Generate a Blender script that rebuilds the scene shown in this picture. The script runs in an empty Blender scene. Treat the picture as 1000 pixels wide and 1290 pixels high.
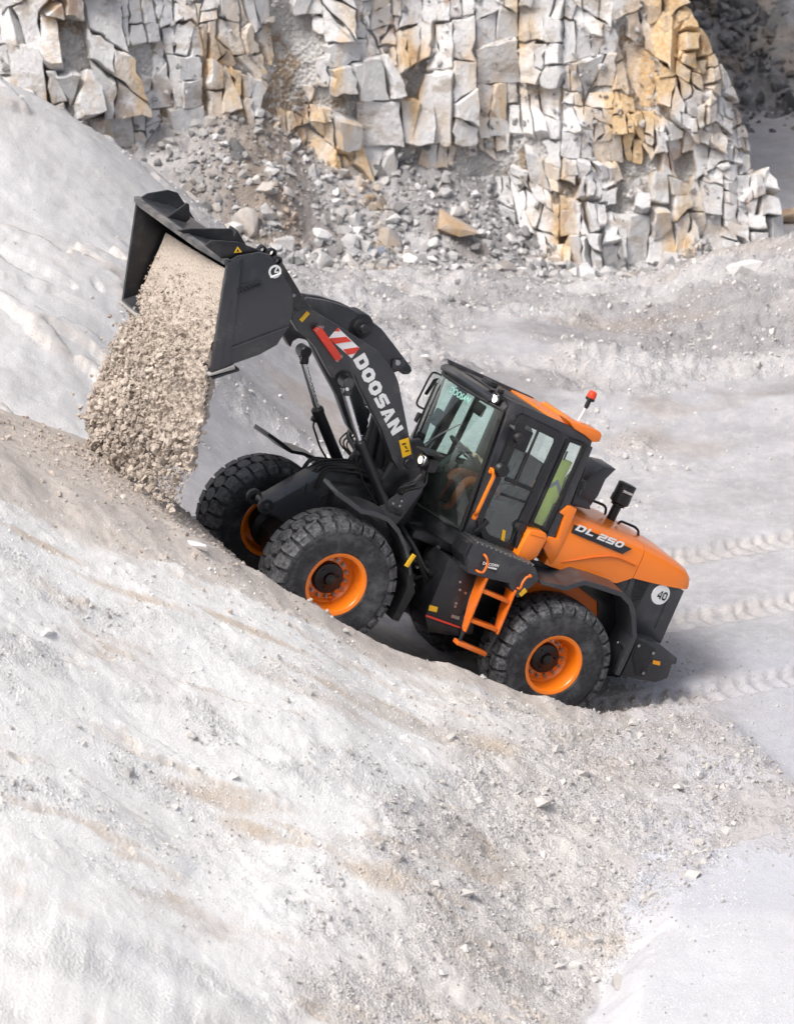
import bpy, bmesh, math, random
import numpy as np
from mathutils import Vector, Matrix
random.seed(7); rng = np.random.default_rng(7)
S = bpy.context.scene
COL = S.collection
PI = math.pi
rad = math.radians

# ------------------------------------------------------------------ camera
CAMZ = 14.6
PITCH = 0.364157926
FPX = 3800.0                      # focal length in pixels of the 1000 px wide photograph
cam_d = bpy.data.cameras.new('camera'); cam = bpy.data.objects.new('camera', cam_d); COL.objects.link(cam)
cam.location = (0, 0, CAMZ); cam.rotation_euler = (PI/2 - PITCH, 0, 0)
cam_d.sensor_fit = 'HORIZONTAL'; cam_d.sensor_width = 36.0; cam_d.lens = FPX/1000*36
cam_d.clip_start = 0.5; cam_d.clip_end = 600
cam_d.dof.use_dof = True; cam_d.dof.focus_distance = 33.0; cam_d.dof.aperture_fstop = 2.4
S.camera = cam
S.render.resolution_x = 793; S.render.resolution_y = 1024

# ------------------------------------------------------------------ light
SUN_EL, SUN_AZ = rad(56), rad(228)       # azimuth: compass style, from +Y clockwise
w = bpy.data.worlds.new('World'); S.world = w; w.use_nodes = True
nt = w.node_tree; bg = nt.nodes['Background']
sky = nt.nodes.new('ShaderNodeTexSky'); sky.sky_type = 'NISHITA'; sky.sun_disc = False
sky.sun_elevation = SUN_EL; sky.sun_rotation = SUN_AZ; sky.dust_density = 6.0; sky.air_density = 1.0; sky.ozone_density = 0.6
hs = nt.nodes.new('ShaderNodeHueSaturation'); hs.inputs['Saturation'].default_value = .62
nt.links.new(sky.outputs[0], hs.inputs['Color']); nt.links.new(hs.outputs[0], bg.inputs[0]); bg.inputs[1].default_value = 0.10
sun_d = bpy.data.lights.new('sun', 'SUN'); sun_d.energy = 1.5; sun_d.angle = rad(20); sun_d.color = (1.0, 0.975, 0.945)
sun = bpy.data.objects.new('sun', sun_d); COL.objects.link(sun)
sdir = Vector((math.sin(SUN_AZ)*math.cos(SUN_EL), math.cos(SUN_AZ)*math.cos(SUN_EL), math.sin(SUN_EL)))
sun.rotation_euler = sdir.to_track_quat('Z', 'Y').to_euler(); sun.location = (0, 0, 40)
S.view_settings.view_transform = 'Standard'; S.view_settings.look = 'None'
S.view_settings.exposure = 0.80; S.view_settings.gamma = 1.0; S.view_settings.use_curve_mapping = False

# ------------------------------------------------------------------ pose of the loader, pixel helper
YAW, VP = 3.56281033, 0.492988792
VT = np.array([-0.245242765, 31.6592282, CAMZ - 13.6856382])
def _rz(a): c, s = math.cos(a), math.sin(a); return np.array([[c,-s,0],[s,c,0],[0,0,1]])
def _ry(a): c, s = math.cos(a), math.sin(a); return np.array([[c,0,s],[0,1,0],[-s,0,c]])
VR = _rz(YAW) @ _ry(-VP)
CAMP = np.array([0, 0, CAMZ])
def ray(px, py):
    fw = np.array([0, math.cos(PITCH), -math.sin(PITCH)]); up = np.array([0, math.sin(PITCH), math.cos(PITCH)])
    return fw + np.array([1.,0,0])*(px-500)/FPX - up*(py-645)/FPX
def v3(px, py, c, ax=1):          # pixel -> loader coordinates on the plane  axis[ax] = c
    d = VR.T @ ray(px, py); o = VR.T @ (CAMP - VT); return o + d*(c - o[ax])/d[ax]
def v(px, py, c): p = v3(px, py, c); return (float(p[0]), float(p[2]))
def vl(pts, c): return [v(x, y, c) for x, y in pts]
def wd(px, py, Y):                # pixel -> world point at distance Y
    d = ray(px, py); return CAMP + d*Y/d[1]
def to_world(p): return VR @ np.asarray(p, float) + VT

# ------------------------------------------------------------------ node helpers
class N:
    def __init__(s, name):
        s.m = bpy.data.materials.new(name); s.m.use_nodes = True; s.t = s.m.node_tree
        s.b = s.t.nodes['Principled BSDF']; s.out = s.t.nodes['Material Output']
    def n(s, typ, **kw):
        nd = s.t.nodes.new('ShaderNode'+typ)
        for k, val in kw.items(): setattr(nd, k, val)
        return nd
    def l(s, a, b): s.t.links.new(a, b)
    def setb(s, **kw):
        for k, val in kw.items():
            k = {'base':'Base Color','rough':'Roughness','metal':'Metallic','spec':'Specular IOR Level','coat':'Coat Weight','coatr':'Coat Roughness'}[k]
            s.b.inputs[k].default_value = (*val, 1) if isinstance(val, tuple) else val
    def pos(s, obj=False):
        if obj: return s.n('TexCoord').outputs['Object']
        return s.n('NewGeometry').outputs['Position']
    def noise(s, co, scale, detail=4, rough=.55, dist=0.0):
        nd = s.n('TexNoise'); s.l(co, nd.inputs['Vector']); nd.inputs['Scale'].default_value = scale
        nd.inputs['Detail'].default_value = detail; nd.inputs['Roughness'].default_value = rough; nd.inputs['Distortion'].default_value = dist
        return nd.outputs['Fac']
    def vor(s, co, scale, feature='F1', out='Distance', rnd=1.0):
        nd = s.n('TexVoronoi', feature=feature); s.l(co, nd.inputs['Vector']); nd.inputs['Scale'].default_value = scale
        nd.inputs['Randomness'].default_value = rnd; return nd.outputs[out]
    def ramp(s, fac, stops, interp='LINEAR'):
        nd = s.n('ValToRGB'); cr = nd.color_ramp; cr.interpolation = interp
        while len(cr.elements) < len(stops): cr.elements.new(0.5)
        for e, (p, c) in zip(cr.elements, stops):
            e.position = p; e.color = (*c, 1) if isinstance(c, tuple) else (c, c, c, 1)
        s.l(fac, nd.inputs['Fac']); return nd.outputs['Color']
    def mix(s, fac, a, b, mode='MIX'):
        nd = s.n('Mix', data_type='RGBA', blend_type=mode)
        for sock, val in ((nd.inputs['Factor'], fac), (nd.inputs['A'], a), (nd.inputs['B'], b)):
            if hasattr(val, 'links'): s.l(val, sock)
            elif isinstance(val, tuple): sock.default_value = (*val, 1)
            else: sock.default_value = val
        return nd.outputs['Result']
    def math(s, op, a, b=0.0, clamp=False):
        nd = s.n('Math', operation=op); nd.use_clamp = clamp
        for i, val in enumerate((a, b)):
            if hasattr(val, 'links'): s.l(val, nd.inputs[i])
            else: nd.inputs[i].default_value = val
        return nd.outputs[0]
    def scale(s, co, sc, rot=(0,0,0)):
        nd = s.n('Mapping'); s.l(co, nd.inputs['Vector']); nd.inputs['Scale'].default_value = sc; nd.inputs['Rotation'].default_value = rot
        return nd.outputs[0]
    def bump(s, h, strength=.5, dist=.02, prev=None):
        nd = s.n('Bump'); nd.inputs['Strength'].default_value = strength; nd.inputs['Distance'].default_value = dist
        s.l(h, nd.inputs['Height'])
        if prev is not None: s.l(prev, nd.inputs['Normal'])
        s.l(nd.outputs[0], s.b.inputs['Normal']); return nd.outputs[0]
    def attr(s, name): return s.n('Attribute', attribute_name=name).outputs['Fac']
    def base(s, c): s.l(c, s.b.inputs['Base Color'])
    def rough(s, c): s.l(c, s.b.inputs['Roughness'])

MAT = {}
DUST = (.46, .42, .37)
def paint(name, col, rough=.42, dust=.35, coat=0.0, metal=0.0, scale=3.0, lo=.52):
    k = N(name); co = k.pos(True)
    g = k.n('NewGeometry'); sx = k.n('SeparateXYZ'); k.l(g.outputs['Normal'], sx.inputs[0])
    upf = k.math('MULTIPLY_ADD', sx.outputs['Z'], .22)
    f = k.math('ADD', k.noise(co, scale, 7, .66), k.math('MULTIPLY', sx.outputs['Z'], .06))
    f = k.ramp(f, [(lo, 0.0), (lo+.3, 1.0)])
    fine = k.ramp(k.noise(co, 60, 3, .7), [(.35, .35), (.7, 1.0)])
    f = k.math('MULTIPLY', k.math('MULTIPLY', f, fine), dust)
    k.base(k.mix(f, col, DUST)); k.setb(metal=metal, coat=coat, coatr=.15)
    k.rough(k.math('ADD', k.math('MULTIPLY', f, .5), k.math('ADD', rough-.04, k.math('MULTIPLY', k.noise(co, 18, 3), .08)), clamp=True))
    k.bump(k.noise(co, 35, 2), .04, .01)
    MAT[name] = k.m; return k.m
paint('charcoal', (.034, .036, .042), .30, .24)
paint('charcoal_dark', (.012, .0125, .016), .40, .16)
paint('black_part', (.006, .006, .007), .42, .10)
paint('orange', (.88, .205, .008), .33, .16, coat=.3, lo=.56)
paint('orange_steel', (.72, .145, .006), .48, .30, lo=.5)
paint('rubber_trim', (.012, .012, .013), .75, .2)
paint('seat_cloth', (.03, .032, .034), .85, .05)
paint('chrome', (.62, .62, .63), .16, .12, metal=1.0)
paint('steel', (.38, .38, .38), .4, .2, metal=1.0)
paint('worn_steel', (.30, .29, .28), .55, .6, lo=.38)
paint('charcoal_worn', (.05, .051, .056), .45, .7, lo=.46)
paint('decal_pale', (.72, .86, .84), .5, .0)
paint('white_mark', (.78, .78, .78), .5, .12)
paint('red_mark', (.68, .045, .022), .45, .08)
paint('yellow_mark', (.85, .48, .01), .5, .08)
paint('amber', (.90, .36, .01), .3, .05)
paint('cab_lining', (.05, .05, .048), .8, .0)
paint('beacon_red', (.75, .06, .015), .3, .0)
paint('mirror_face', (.5, .52, .55), .08, .02, metal=1.0)
k = N('tyre_rubber'); co = k.pos(True)
d1 = k.ramp(k.noise(co, 5, 8, .7), [(.45, 0.0), (.72, 1.0)]); d2 = k.ramp(k.noise(co, 22, 6, .7), [(.40, 0.0), (.75, 1.0)])
f = k.math('ADD', k.math('MULTIPLY', d1, .22), k.math('MULTIPLY', d2, k.math('MULTIPLY', k.attr('dust'), .60)), clamp=True)
k.base(k.mix(f, (.016, .017, .020), (.36, .36, .37))); k.setb(rough=.62, spec=.4); k.rough(k.math('ADD', .5, k.math('MULTIPLY', f, .45), clamp=True))
k.bump(k.noise(co, 60, 4, .7), .12, .006); MAT['tyre'] = k.m
def emis(name, col, st):
    k = N(name); k.setb(base=(.8,.8,.8), rough=.2); k.b.inputs['Emission Color'].default_value = (*col, 1); k.b.inputs['Emission Strength'].default_value = st
    MAT[name] = k.m
emis('lamp_lit', (1, .98, .95), 4.0); emis('lamp_warm', (1, .86, .62), .55)
def glass(name, tint, refl=1.0, dirt=.10):
    k = N(name); t = k.n('BsdfTransparent'); t.inputs[0].default_value = (*tint, 1)
    g = k.n('BsdfGlossy'); g.inputs['Roughness'].default_value = .03; g.inputs['Color'].default_value = (.95, 1, .98, 1)
    fr = k.n('Fresnel'); fr.inputs['IOR'].default_value = 1.5
    m1 = k.n('MixShader'); k.l(k.math('MULTIPLY', fr.outputs[0], refl, clamp=True), m1.inputs[0]); k.l(t.outputs[0], m1.inputs[1]); k.l(g.outputs[0], m1.inputs[2])
    df = k.n('BsdfDiffuse'); df.inputs['Color'].default_value = (.55, .55, .52, 1)
    m2 = k.n('MixShader'); k.l(k.math('MULTIPLY', k.ramp(k.noise(k.pos(True), 4, 8, .7), [(.4, .1), (.75, 1.0)]), dirt), m2.inputs[0])
    k.l(m1.outputs[0], m2.inputs[1]); k.l(df.outputs[0], m2.inputs[2]); k.l(m2.outputs[0], k.out.inputs['Surface']); MAT[name] = k.m
glass('glass_green', (.68, .90, .84), 1.7, .06); glass('glass_clear', (.82, .90, .87), 1.5, .05); glass('glass_pane', (.95, .99, .97), 1.2, .03); glass('glass_tint', (.42, .52, .48), 1.0, .12)

# ------------------------------------------------------------------ mesh helpers
def link(name, me, mat=None, parent=None, loc=None):
    o = bpy.data.objects.new(name, me); COL.objects.link(o)
    if mat is not None and me is not None and not me.materials: me.materials.append(MAT[mat] if isinstance(mat, str) else mat)
    if parent is not None: o.parent = parent
    if loc is not None: o.location = loc
    return o
def mesh_np(name, V, F, smooth=False):
    me = bpy.data.meshes.new(name); me.from_pydata([tuple(map(float, p)) for p in V], [], [tuple(map(int, f)) for f in F]); me.update()
    if smooth: me.polygons.foreach_set('use_smooth', [True]*len(me.polygons))
    return me
def fast_mesh(name, V, Q, smooth=True):    # numpy arrays, all faces the same size
    V = np.ascontiguousarray(V, np.float32); Q = np.ascontiguousarray(Q, np.int32); n = Q.shape[1]
    me = bpy.data.meshes.new(name); me.vertices.add(len(V)); me.vertices.foreach_set('co', V.ravel())
    me.loops.add(Q.size); me.loops.foreach_set('vertex_index', Q.ravel()); me.polygons.add(len(Q))
    me.polygons.foreach_set('loop_start', np.arange(0, Q.size, n, dtype=np.int32))
    me.polygons.foreach_set('use_smooth', np.full(len(Q), smooth)); me.update(calc_edges=True); return me
class B:                          # collects shapes of ONE part
    def __init__(s): s.bm = bmesh.new()
    def _bev(s, geom_faces, off, seg=2):
        if off <= 0: return
        es = {e for f in geom_faces for e in f.edges if len(e.link_faces) == 2 and e.calc_face_angle(0) > rad(25)}
        if es: bmesh.ops.bevel(s.bm, geom=list(es), offset=off, segments=seg, affect='EDGES', profile=.5, clamp_overlap=True)
    def prism(s, prof, y0, y1, bev=.008, seg=2):        # profile in (x,z), extruded along y
        a = [s.bm.verts.new((x, y0, z)) for x, z in prof]; b = [s.bm.verts.new((x, y1, z)) for x, z in prof]
        n = len(prof); fs = [s.bm.faces.new(a), s.bm.faces.new(b[::-1])]
        for i in range(n): fs.append(s.bm.faces.new((a[i], b[i], b[(i+1)%n], a[(i+1)%n])))
        bmesh.ops.recalc_face_normals(s.bm, faces=fs); s._bev(fs, bev, seg); return s
    def loft(s, rings, cap=True, closed=True):
        R = [[s.bm.verts.new(p) for p in r] for r in rings]; fs = []
        for a, b in zip(R[:-1], R[1:]):
            n = len(a)
            for i in range(n if closed else n-1): fs.append(s.bm.faces.new((a[i], a[(i+1)%n], b[(i+1)%n], b[i])))
        if cap: fs += [s.bm.faces.new(R[0]), s.bm.faces.new(R[-1][::-1])]
        bmesh.ops.recalc_face_normals(s.bm, faces=fs); return fs
    def solid(s, rings, bev=.008, seg=2): s._bev(s.loft(rings), bev, seg); return s
    def box(s, c, size, bev=.006, rot=None, seg=2):
        m = Matrix.Translation(c) @ (rot.to_4x4() if rot is not None else Matrix.Identity(4))
        hx, hy, hz = [q/2 for q in size]
        r0 = [m @ Vector(p) for p in ((-hx,-hy,-hz),(hx,-hy,-hz),(hx,hy,-hz),(-hx,hy,-hz))]
        r1 = [m @ Vector(p) for p in ((-hx,-hy,hz),(hx,-hy,hz),(hx,hy,hz),(-hx,hy,hz))]
        s._bev(s.loft([r0, r1]), bev, seg); return s
    def tube(s, pts, r, n=10, cap=True):
        pts = [Vector(p) for p in pts]; rs = r if isinstance(r, (list, tuple)) else [r]*len(pts)
        rings = []; up = None
        for i, p in enumerate(pts):
            t = (pts[min(i+1, len(pts)-1)] - pts[max(i-1, 0)]).normalized()
            if up is None:
                up = Vector((0,0,1)) if abs(t.z) < .9 else Vector((1,0,0))
            x = t.cross(up).normalized(); up = x.cross(t).normalized()
            rings.append([p + (x*math.cos(a) + up*math.sin(a))*rs[i] for a in [2*PI*j/n for j in range(n)]])
        s.loft(rings, cap); return s
    def lathe(s, prof, n=32, c=(0,0,0), axis='y', cap=False):   # profile (r, t) about an axis
        rings = []
        for r, t in prof:
            ring = []
            for j in range(n):
                a = 2*PI*j/n; p = (r*math.cos(a), r*math.sin(a))
                q = {'y': (p[0], t, p[1]), 'z': (p[0], p[1], t), 'x': (t, p[0], p[1])}[axis]
                ring.append((q[0]+c[0], q[1]+c[1], q[2]+c[2]))
            rings.append(ring)
        s.loft(rings, cap); return s
    def quad(s, pts, th=0.0):
        vs = [s.bm.verts.new(p) for p in pts]; f = s.bm.faces.new(vs); f.normal_update()
        if th:
            n = f.normal.copy(); w = [s.bm.verts.new(Vector(p)-n*th) for p in pts]; k = len(pts)
            s.bm.faces.new(w[::-1])
            for i in range(k): s.bm.faces.new((vs[i], w[i], w[(i+1)%k], vs[(i+1)%k]))
        return s
    def done(s, name, mat, parent=None, loc=None, smooth=35):
        bmesh.ops.recalc_face_normals(s.bm, faces=s.bm.faces[:]) if smooth != 'keep' else None
        me = bpy.data.meshes.new(name); s.bm.to_mesh(me); s.bm.free()
        me.polygons.foreach_set('use_smooth', [True]*len(me.polygons))
        me.set_sharp_from_angle(angle=rad(35 if smooth == 'keep' else smooth))
        return link(name, me, mat, parent, loc)
def round_path(pts, r=.05, n=4):           # round the corners of a polyline
    pts = [Vector(p) for p in pts]; out = [pts[0]]
    for a, p, b in zip(pts[:-2], pts[1:-1], pts[2:]):
        d1 = (a-p); d2 = (b-p); k = min(r, d1.length*.45, d2.length*.45)
        p1 = p + d1.normalized()*k; p2 = p + d2.normalized()*k
        for i in range(n+1):
            t = i/n; out.append(p1*(1-t)**2 + p*2*t*(1-t) + p2*t*t)
    out.append(pts[-1]); return out
def text(name, body, mat, parent, org, xdir, ydir, size, bold=.0, depth=.004, shear=0.0, width=1.0, spacing=1.0, fit=None):
    c = bpy.data.curves.new(name, 'FONT'); c.body = body; c.size = 1; c.offset = bold; c.extrude = .0; c.shear = shear; c.space_character = spacing
    c.resolution_u = 3
    o = bpy.data.objects.new(name, c); COL.objects.link(o); bpy.context.view_layer.update()
    me = bpy.data.meshes.new_from_object(o.evaluated_get(bpy.context.evaluated_depsgraph_get())); bpy.data.objects.remove(o)
    x = Vector(xdir).normalized(); y = Vector(ydir); y = (y - x*y.dot(x)).normalized(); z = x.cross(y)
    co = np.empty(len(me.vertices)*3); me.vertices.foreach_get('co', co); co = co.reshape(-1, 3)
    co[:, 0] -= co[:, 0].min(); co[:, 1] -= co[:, 1].min()
    hx, hy = co[:, 0].max(), co[:, 1].max()
    if fit: sx, sy = fit[0]/hx, fit[1]/hy
    else: sx, sy = size*width, size
    P = np.array(org)[None] + co[:, :1]*sx*np.array(x)[None] + co[:, 1:2]*sy*np.array(y)[None]
    me.vertices.foreach_set('co', P.ravel()); me.update()
    bm = bmesh.new(); bm.from_mesh(me)
    bmesh.ops.recalc_face_normals(bm, faces=bm.faces[:])
    for f in bm.faces:
        if f.normal.dot(z) < 0: f.normal_flip()
    r = bmesh.ops.extrude_face_region(bm, geom=bm.faces[:])
    for e in r['geom']:
        if isinstance(e, bmesh.types.BMVert): e.co += z*depth
    bmesh.ops.recalc_face_normals(bm, faces=bm.faces[:]); bm.to_mesh(me); bm.free()
    me.name = name; return link(name, me, mat, parent)
def tag(o, label=None, cat=None, group=None, kind=None):
    if label: o['label'] = label
    if cat: o['category'] = cat
    if group: o['group'] = group
    if kind: o['kind'] = kind
    return o

# ------------------------------------------------------------------ heavy block lettering drawn as strokes
def strip(pts, t, closed=False):
    P = [np.array(p, float) for p in pts]; n = len(P); A_, B_ = [], []
    for i in range(n):
        a = P[i-1] if (closed or i > 0) else None; c = P[(i+1) % n] if (closed or i < n-1) else None
        d1 = (P[i]-a)/np.linalg.norm(P[i]-a) if a is not None else None; d2 = (c-P[i])/np.linalg.norm(c-P[i]) if c is not None else None
        if d1 is None: d1 = d2
        if d2 is None: d2 = d1
        n1 = np.array([-d1[1], d1[0]]); n2 = np.array([-d2[1], d2[0]]); m = n1+n2; m = m/max(1e-6, np.linalg.norm(m)); k_ = t/2/max(.35, m@n1)
        A_.append(P[i]+m*k_); B_.append(P[i]-m*k_)
    return [[A_[i], A_[(i+1) % n], B_[(i+1) % n], B_[i]] for i in range(n if closed else n-1)]
def glyph(ch, t):
    h = t/2; w = .86
    if ch == 'D': return strip([(h,h),(w-h-.18,h),(w-h-.04,h+.06),(w-h,h+.22),(w-h,1-h-.22),(w-h-.04,1-h-.06),(w-h-.18,1-h),(h,1-h)], t, True), w
    if ch in 'O0': c = .16; return strip([(h+c,h),(w-h-c,h),(w-h,h+c),(w-h,1-h-c),(w-h-c,1-h),(h+c,1-h),(h,1-h-c),(h,h+c)], t, True), w
    if ch == 'S': return strip([(0.02,h),(w-h-.10,h),(w-h,h+.10),(w-h,.5-.06),(w-h-.12,.5),(h+.12,.5),(h,.5+.06),(h,1-h-.10),(h+.10,1-h),(w-.02,1-h)], t*.86), w
    if ch == 'A':
        a = .30; q = [[(0,0),(t*1.05,0),(.5*w+.0,.66+.02),(.5*w-.13,1)], [(w-t*1.05,0),(w,0),(.5*w+.13,1),(.5*w,.66+.02)], [(.5*w-.13,1),(.5*w,.68),(.5*w+.13,1)], [(.40*t+.24,.20),(w-.40*t-.24,.20),(w-.40*t-.31,.38),(.40*t+.31,.38)]]
        return [[np.array(p) for p in k_] for k_ in q], w
    if ch == 'N': q = [[(0,0),(t,0),(t,1),(0,1)], [(w-t,0),(w,0),(w,1),(w-t,1)], [(t,1),(t,.56),(w-t,0),(w-t,.44)]]; return [[np.array(p) for p in k_] for k_ in q], w
    if ch == 'L': return strip([(h,1),(h,h),(w*.9,h)], t), w*.9
    if ch == '2': return strip([(0,1-h),(w-h,1-h),(w-h,.5),(h,.5),(h,h),(w,h)], t), w
    if ch == '5': return strip([(w,1-h),(h,1-h),(h,.5),(w-h,.5),(w-h,h),(0,h)], t), w
    if ch == '4': q = [[(w-t-.08,0),(w-.08,0),(w-.08,1),(w-t-.08,1)], [(0,.22),(w-t-.08,.22),(w-t-.08,.42),(0,.42)], [(0,.42),(t*.9,.42),(w-t-.08,.86),(w-t-.08,1)]]; return [[np.array(p) for p in k_] for k_ in q], w
    return [], .45
def block_text(name, body, p0, p1, pt, y, mat, parent, t=.28, gap=.10, shear=0.0, depth=.004, grow=0.0):
    o = Vector(v3(*p0, y)); X_ = Vector(v3(*p1, y))-o; U_ = Vector(v3(*pt, y))-o; xn = X_.normalized(); U_ = U_-xn*U_.dot(xn)
    tot = sum(glyph(c, t)[1]+gap for c in body)-gap; b = B(); x0 = 0.0; sx = X_.length/tot
    for c in body:
        polys, wd_ = glyph(c, t)
        for q in polys:
            if grow: m = sum(q)/len(q); q = [m+(p-m)*(1+grow/np.maximum(.05, np.abs(p-m))*.35) for p in q]
            pts = [o + xn*((x0+p[0]+shear*p[1])*sx) + U_*float(p[1]) for p in q]; pts = [(p.x, y+depth, p.z) for p in pts]
            vs = [b.bm.verts.new(p) for p in pts]; f = b.bm.faces.new(vs); f.normal_update()
            if f.normal.y < 0: f.normal_flip()
        x0 += wd_+gap
    bmesh.ops.remove_doubles(b.bm, verts=b.bm.verts[:], dist=.0004)
    return b.done(name, mat, parent, smooth='keep')
# ================================================================== the wheel loader
LD = bpy.data.objects.new('wheel_loader', None); COL.objects.link(LD)
tag(LD, 'orange and charcoal wheel loader climbing the ramp with its bucket raised and tipping', 'loader')
LD.matrix_world = Matrix.Translation(Vector(VT)) @ Matrix(VR.tolist()).to_4x4()
def part(name, b, mat, parent=LD, **kw): return b.done(name, mat, parent, **kw)
def xyz(px, py, y): p = v3(px, py, y); return (float(p[0]), float(p[1]), float(p[2]))

# ---- wheels: rim (part) > tyre, hub, bolts
TR, RF = .745, .364
def tyre_mesh():
    b = B()
    prof = [(RF-.03,-.235),(RF+.012,-.262),(RF+.05,-.262),(.46,-.278),(.56,-.288),(.635,-.275),(.685,-.245),(.70,-.15),(.705,0)]
    prof = prof + [(r,-t) for r, t in prof[-2::-1]]
    b.lathe(prof, 72); bm = b.bm
    dl = bm.verts.layers.float.new('dust')
    for vv in bm.verts: vv[dl] = .12
    def block(th0, poly, tilt=0):      # poly: (dtheta, y, r_top); sides drop to the carcass
        top, bot = [], []
        cx = sum(p[0] for p in poly)/len(poly); cy = sum(p[1] for p in poly)/len(poly)
        for dt, y, rt in poly:
            a = th0 + cx+(dt-cx)*.96; yy = cy+(y-cy)*.97
            top.append(bm.verts.new((rt*math.cos(a), yy, rt*math.sin(a))))
            a = th0 + dt; rb = rt - .05
            bot.append(bm.verts.new((rb*math.cos(a), y*(1.0 if abs(y) < .2 else .99), rb*math.sin(a))))
        for q in top: q[dl] = .8
        for q in bot: q[dl] = .2
        n = len(poly); bm.faces.new(top)
        for i in range(n): bm.faces.new((top[i], bot[i], bot[(i+1)%n], top[(i+1)%n]))
    NL = 27; st = 2*PI/NL
    for i in range(NL):
        th = i*st
        h = st*.468
        # centre hexagons
        block(th, [(-h*.75,-.075,TR),(0.0,-.098,TR-.001),(h*.75,-.075,TR),(h,.0,TR+.002),(h*.75,.075,TR),(0,.098,TR-.001),(-h*.75,.075,TR),(-h,0,TR+.002)])
        for sgn in (-1, 1):
            t2 = th + st*.5; sk = .10*st
            # shoulder block runs from the crown out and down over the shoulder
            block(t2, [(-h*.9+sk, .088*sgn, TR), (0+sk, .112*sgn, TR), (h*.9+sk, .088*sgn, TR), (h, .17*sgn, TR-.004), (h*.93, .262*sgn, TR-.028), (-h*.80, .262*sgn, TR-.028), (-h*.9, .17*sgn, TR-.004)])
            block(t2, [(-h*.80, .258*sgn, TR-.034), (h*.93, .258*sgn, TR-.034), (h*.86, .290*sgn, TR-.088), (-h*.72, .290*sgn, TR-.088)])
    bmesh.ops.recalc_face_normals(bm, faces=bm.faces[:])
    me = bpy.data.meshes.new('tyre'); bm.to_mesh(me); bm.free()
    me.polygons.foreach_set('use_smooth', [True]*len(me.polygons)); me.set_sharp_from_angle(angle=rad(32)); me.materials.append(MAT['tyre']); return me
def rim_mesh():
    b = B()
    b.lathe([(RF-.012,.232),(RF,.242),(RF,.252),(RF-.012,.256),(RF-.045,.244),(RF-.058,.225),(RF-.062,.16),(RF-.075,.12),(RF-.078,.02),(RF-.11,-.01),(.16,-.012),(.16,-.03),
             (RF-.10,-.03),(RF-.07,-.06),(RF-.062,-.2),(RF-.045,-.244),(RF-.012,-.256),(RF,-.25),(RF,-.235),(RF-.03,-.22)], 64)
    o = b.done('wheel', 'orange'); me = o.data; bpy.data.objects.remove(o); return me
def hub_mesh():
    b = B(); b.lathe([(.0,.112),(.055,.112),(.066,.105),(.072,.062),(.082,.055),(.165,.045),(.178,.03),(.182,-.02),(.185,-.04),(.20,-.2),(.24,-.24),(.24,-.30),(.15,-.34),(.15,-.5)], 40)
    for j in range(3):
        a = 2*PI*j/3+.4; b.lathe([(.0,.066),(.012,.066),(.012,.05)], 8, (math.cos(a)*.12, 0, math.sin(a)*.12))
    o = b.done('hub', 'black_part'); me = o.data; bpy.data.objects.remove(o); return me
def bolt_mesh():
    b = B(); b.lathe([(0,.042),(.012,.042),(.014,.036),(.014,.022),(.022,.02),(.022,-.012)], 6)
    o = b.done('bolt', 'steel'); me = o.data; bpy.data.objects.remove(o); return me
TY, RM, HB, BO = tyre_mesh(), rim_mesh(), hub_mesh(), bolt_mesh()
for x, y in ((1.51, .955), (1.51, -.955), (-1.51, .955), (-1.51, -.955)):
    wv = link('wheel', RM, None, LD, (x, y, .72)); wv.rotation_euler = (0, random.uniform(0, 6), 0 if y > 0 else PI)
    link('tyre', TY, None, wv); link('hub', HB, None, wv)
    for j in range(14):
        a = 2*PI*j/14; link('bolt', BO, None, wv, (math.cos(a)*.222, 0, math.sin(a)*.222))
    if y > 0:
        vb = B().box((.235, -.0, -.06), (.035, .05, .06), .006).tube([(.25,.0,-.05),(.262,.05,-.05),(.262,.10,-.03)], .007, 6); vb.done('valve', 'orange_steel', wv)
# axles
for x in (1.51, -1.51):
    part('axle', B().solid([[(x+a*s, y, .72+c*s) for a, c in ((-.16,-.18),(.16,-.18),(.2,0),(.14,.17),(-.14,.17),(-.2,0))] for y, s in ((-.62,.9),(-.4,1),(-.2,1.15),(0,1.45),(.2,1.15),(.4,1),(.62,.9))], .01), 'black_part')

# ---- front frame
fp = [(1.96,1.00),(2.06,1.00),(2.12,1.03),(2.13,1.08),(2.12,1.12),(2.06,1.17),(1.61,1.71),(1.30,1.74),(.55,1.68),(.42,1.2),(.42,.62),(1.0,.50),(1.45,.60),(1.62,.90)]
b = B(); b.prism(fp, -.18, .18, .010)
FF = part('front_frame', b, 'charcoal')
b = B(); b.prism([(1.55,1.60),(1.2,1.70),(.55,1.66),(.45,1.2),(.5,.7),(1.3,.62)], -.36, .36, .02); part('frame_body', b, 'charcoal_dark', FF)
for s in (1, -1):
    b = B(); b.lathe([(.045,-.03),(.082,-.03),(.09,-.02),(.09,.02),(.082,.03),(.045,.03)], 24, (2.15,.17*s,1.07)); part('tow_eye', b, 'charcoal', FF)
# raised ribs on the side plate
b = B()
for pts in ([(386,608),(384,622),(394,618)], [(402,634),(404,626),(420,617),(425,628),(412,636)]):
    b.tube([xyz(*p, .184) for p in pts], .008, 6)
part('weld_rib', b, 'charcoal_dark', FF)
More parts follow.
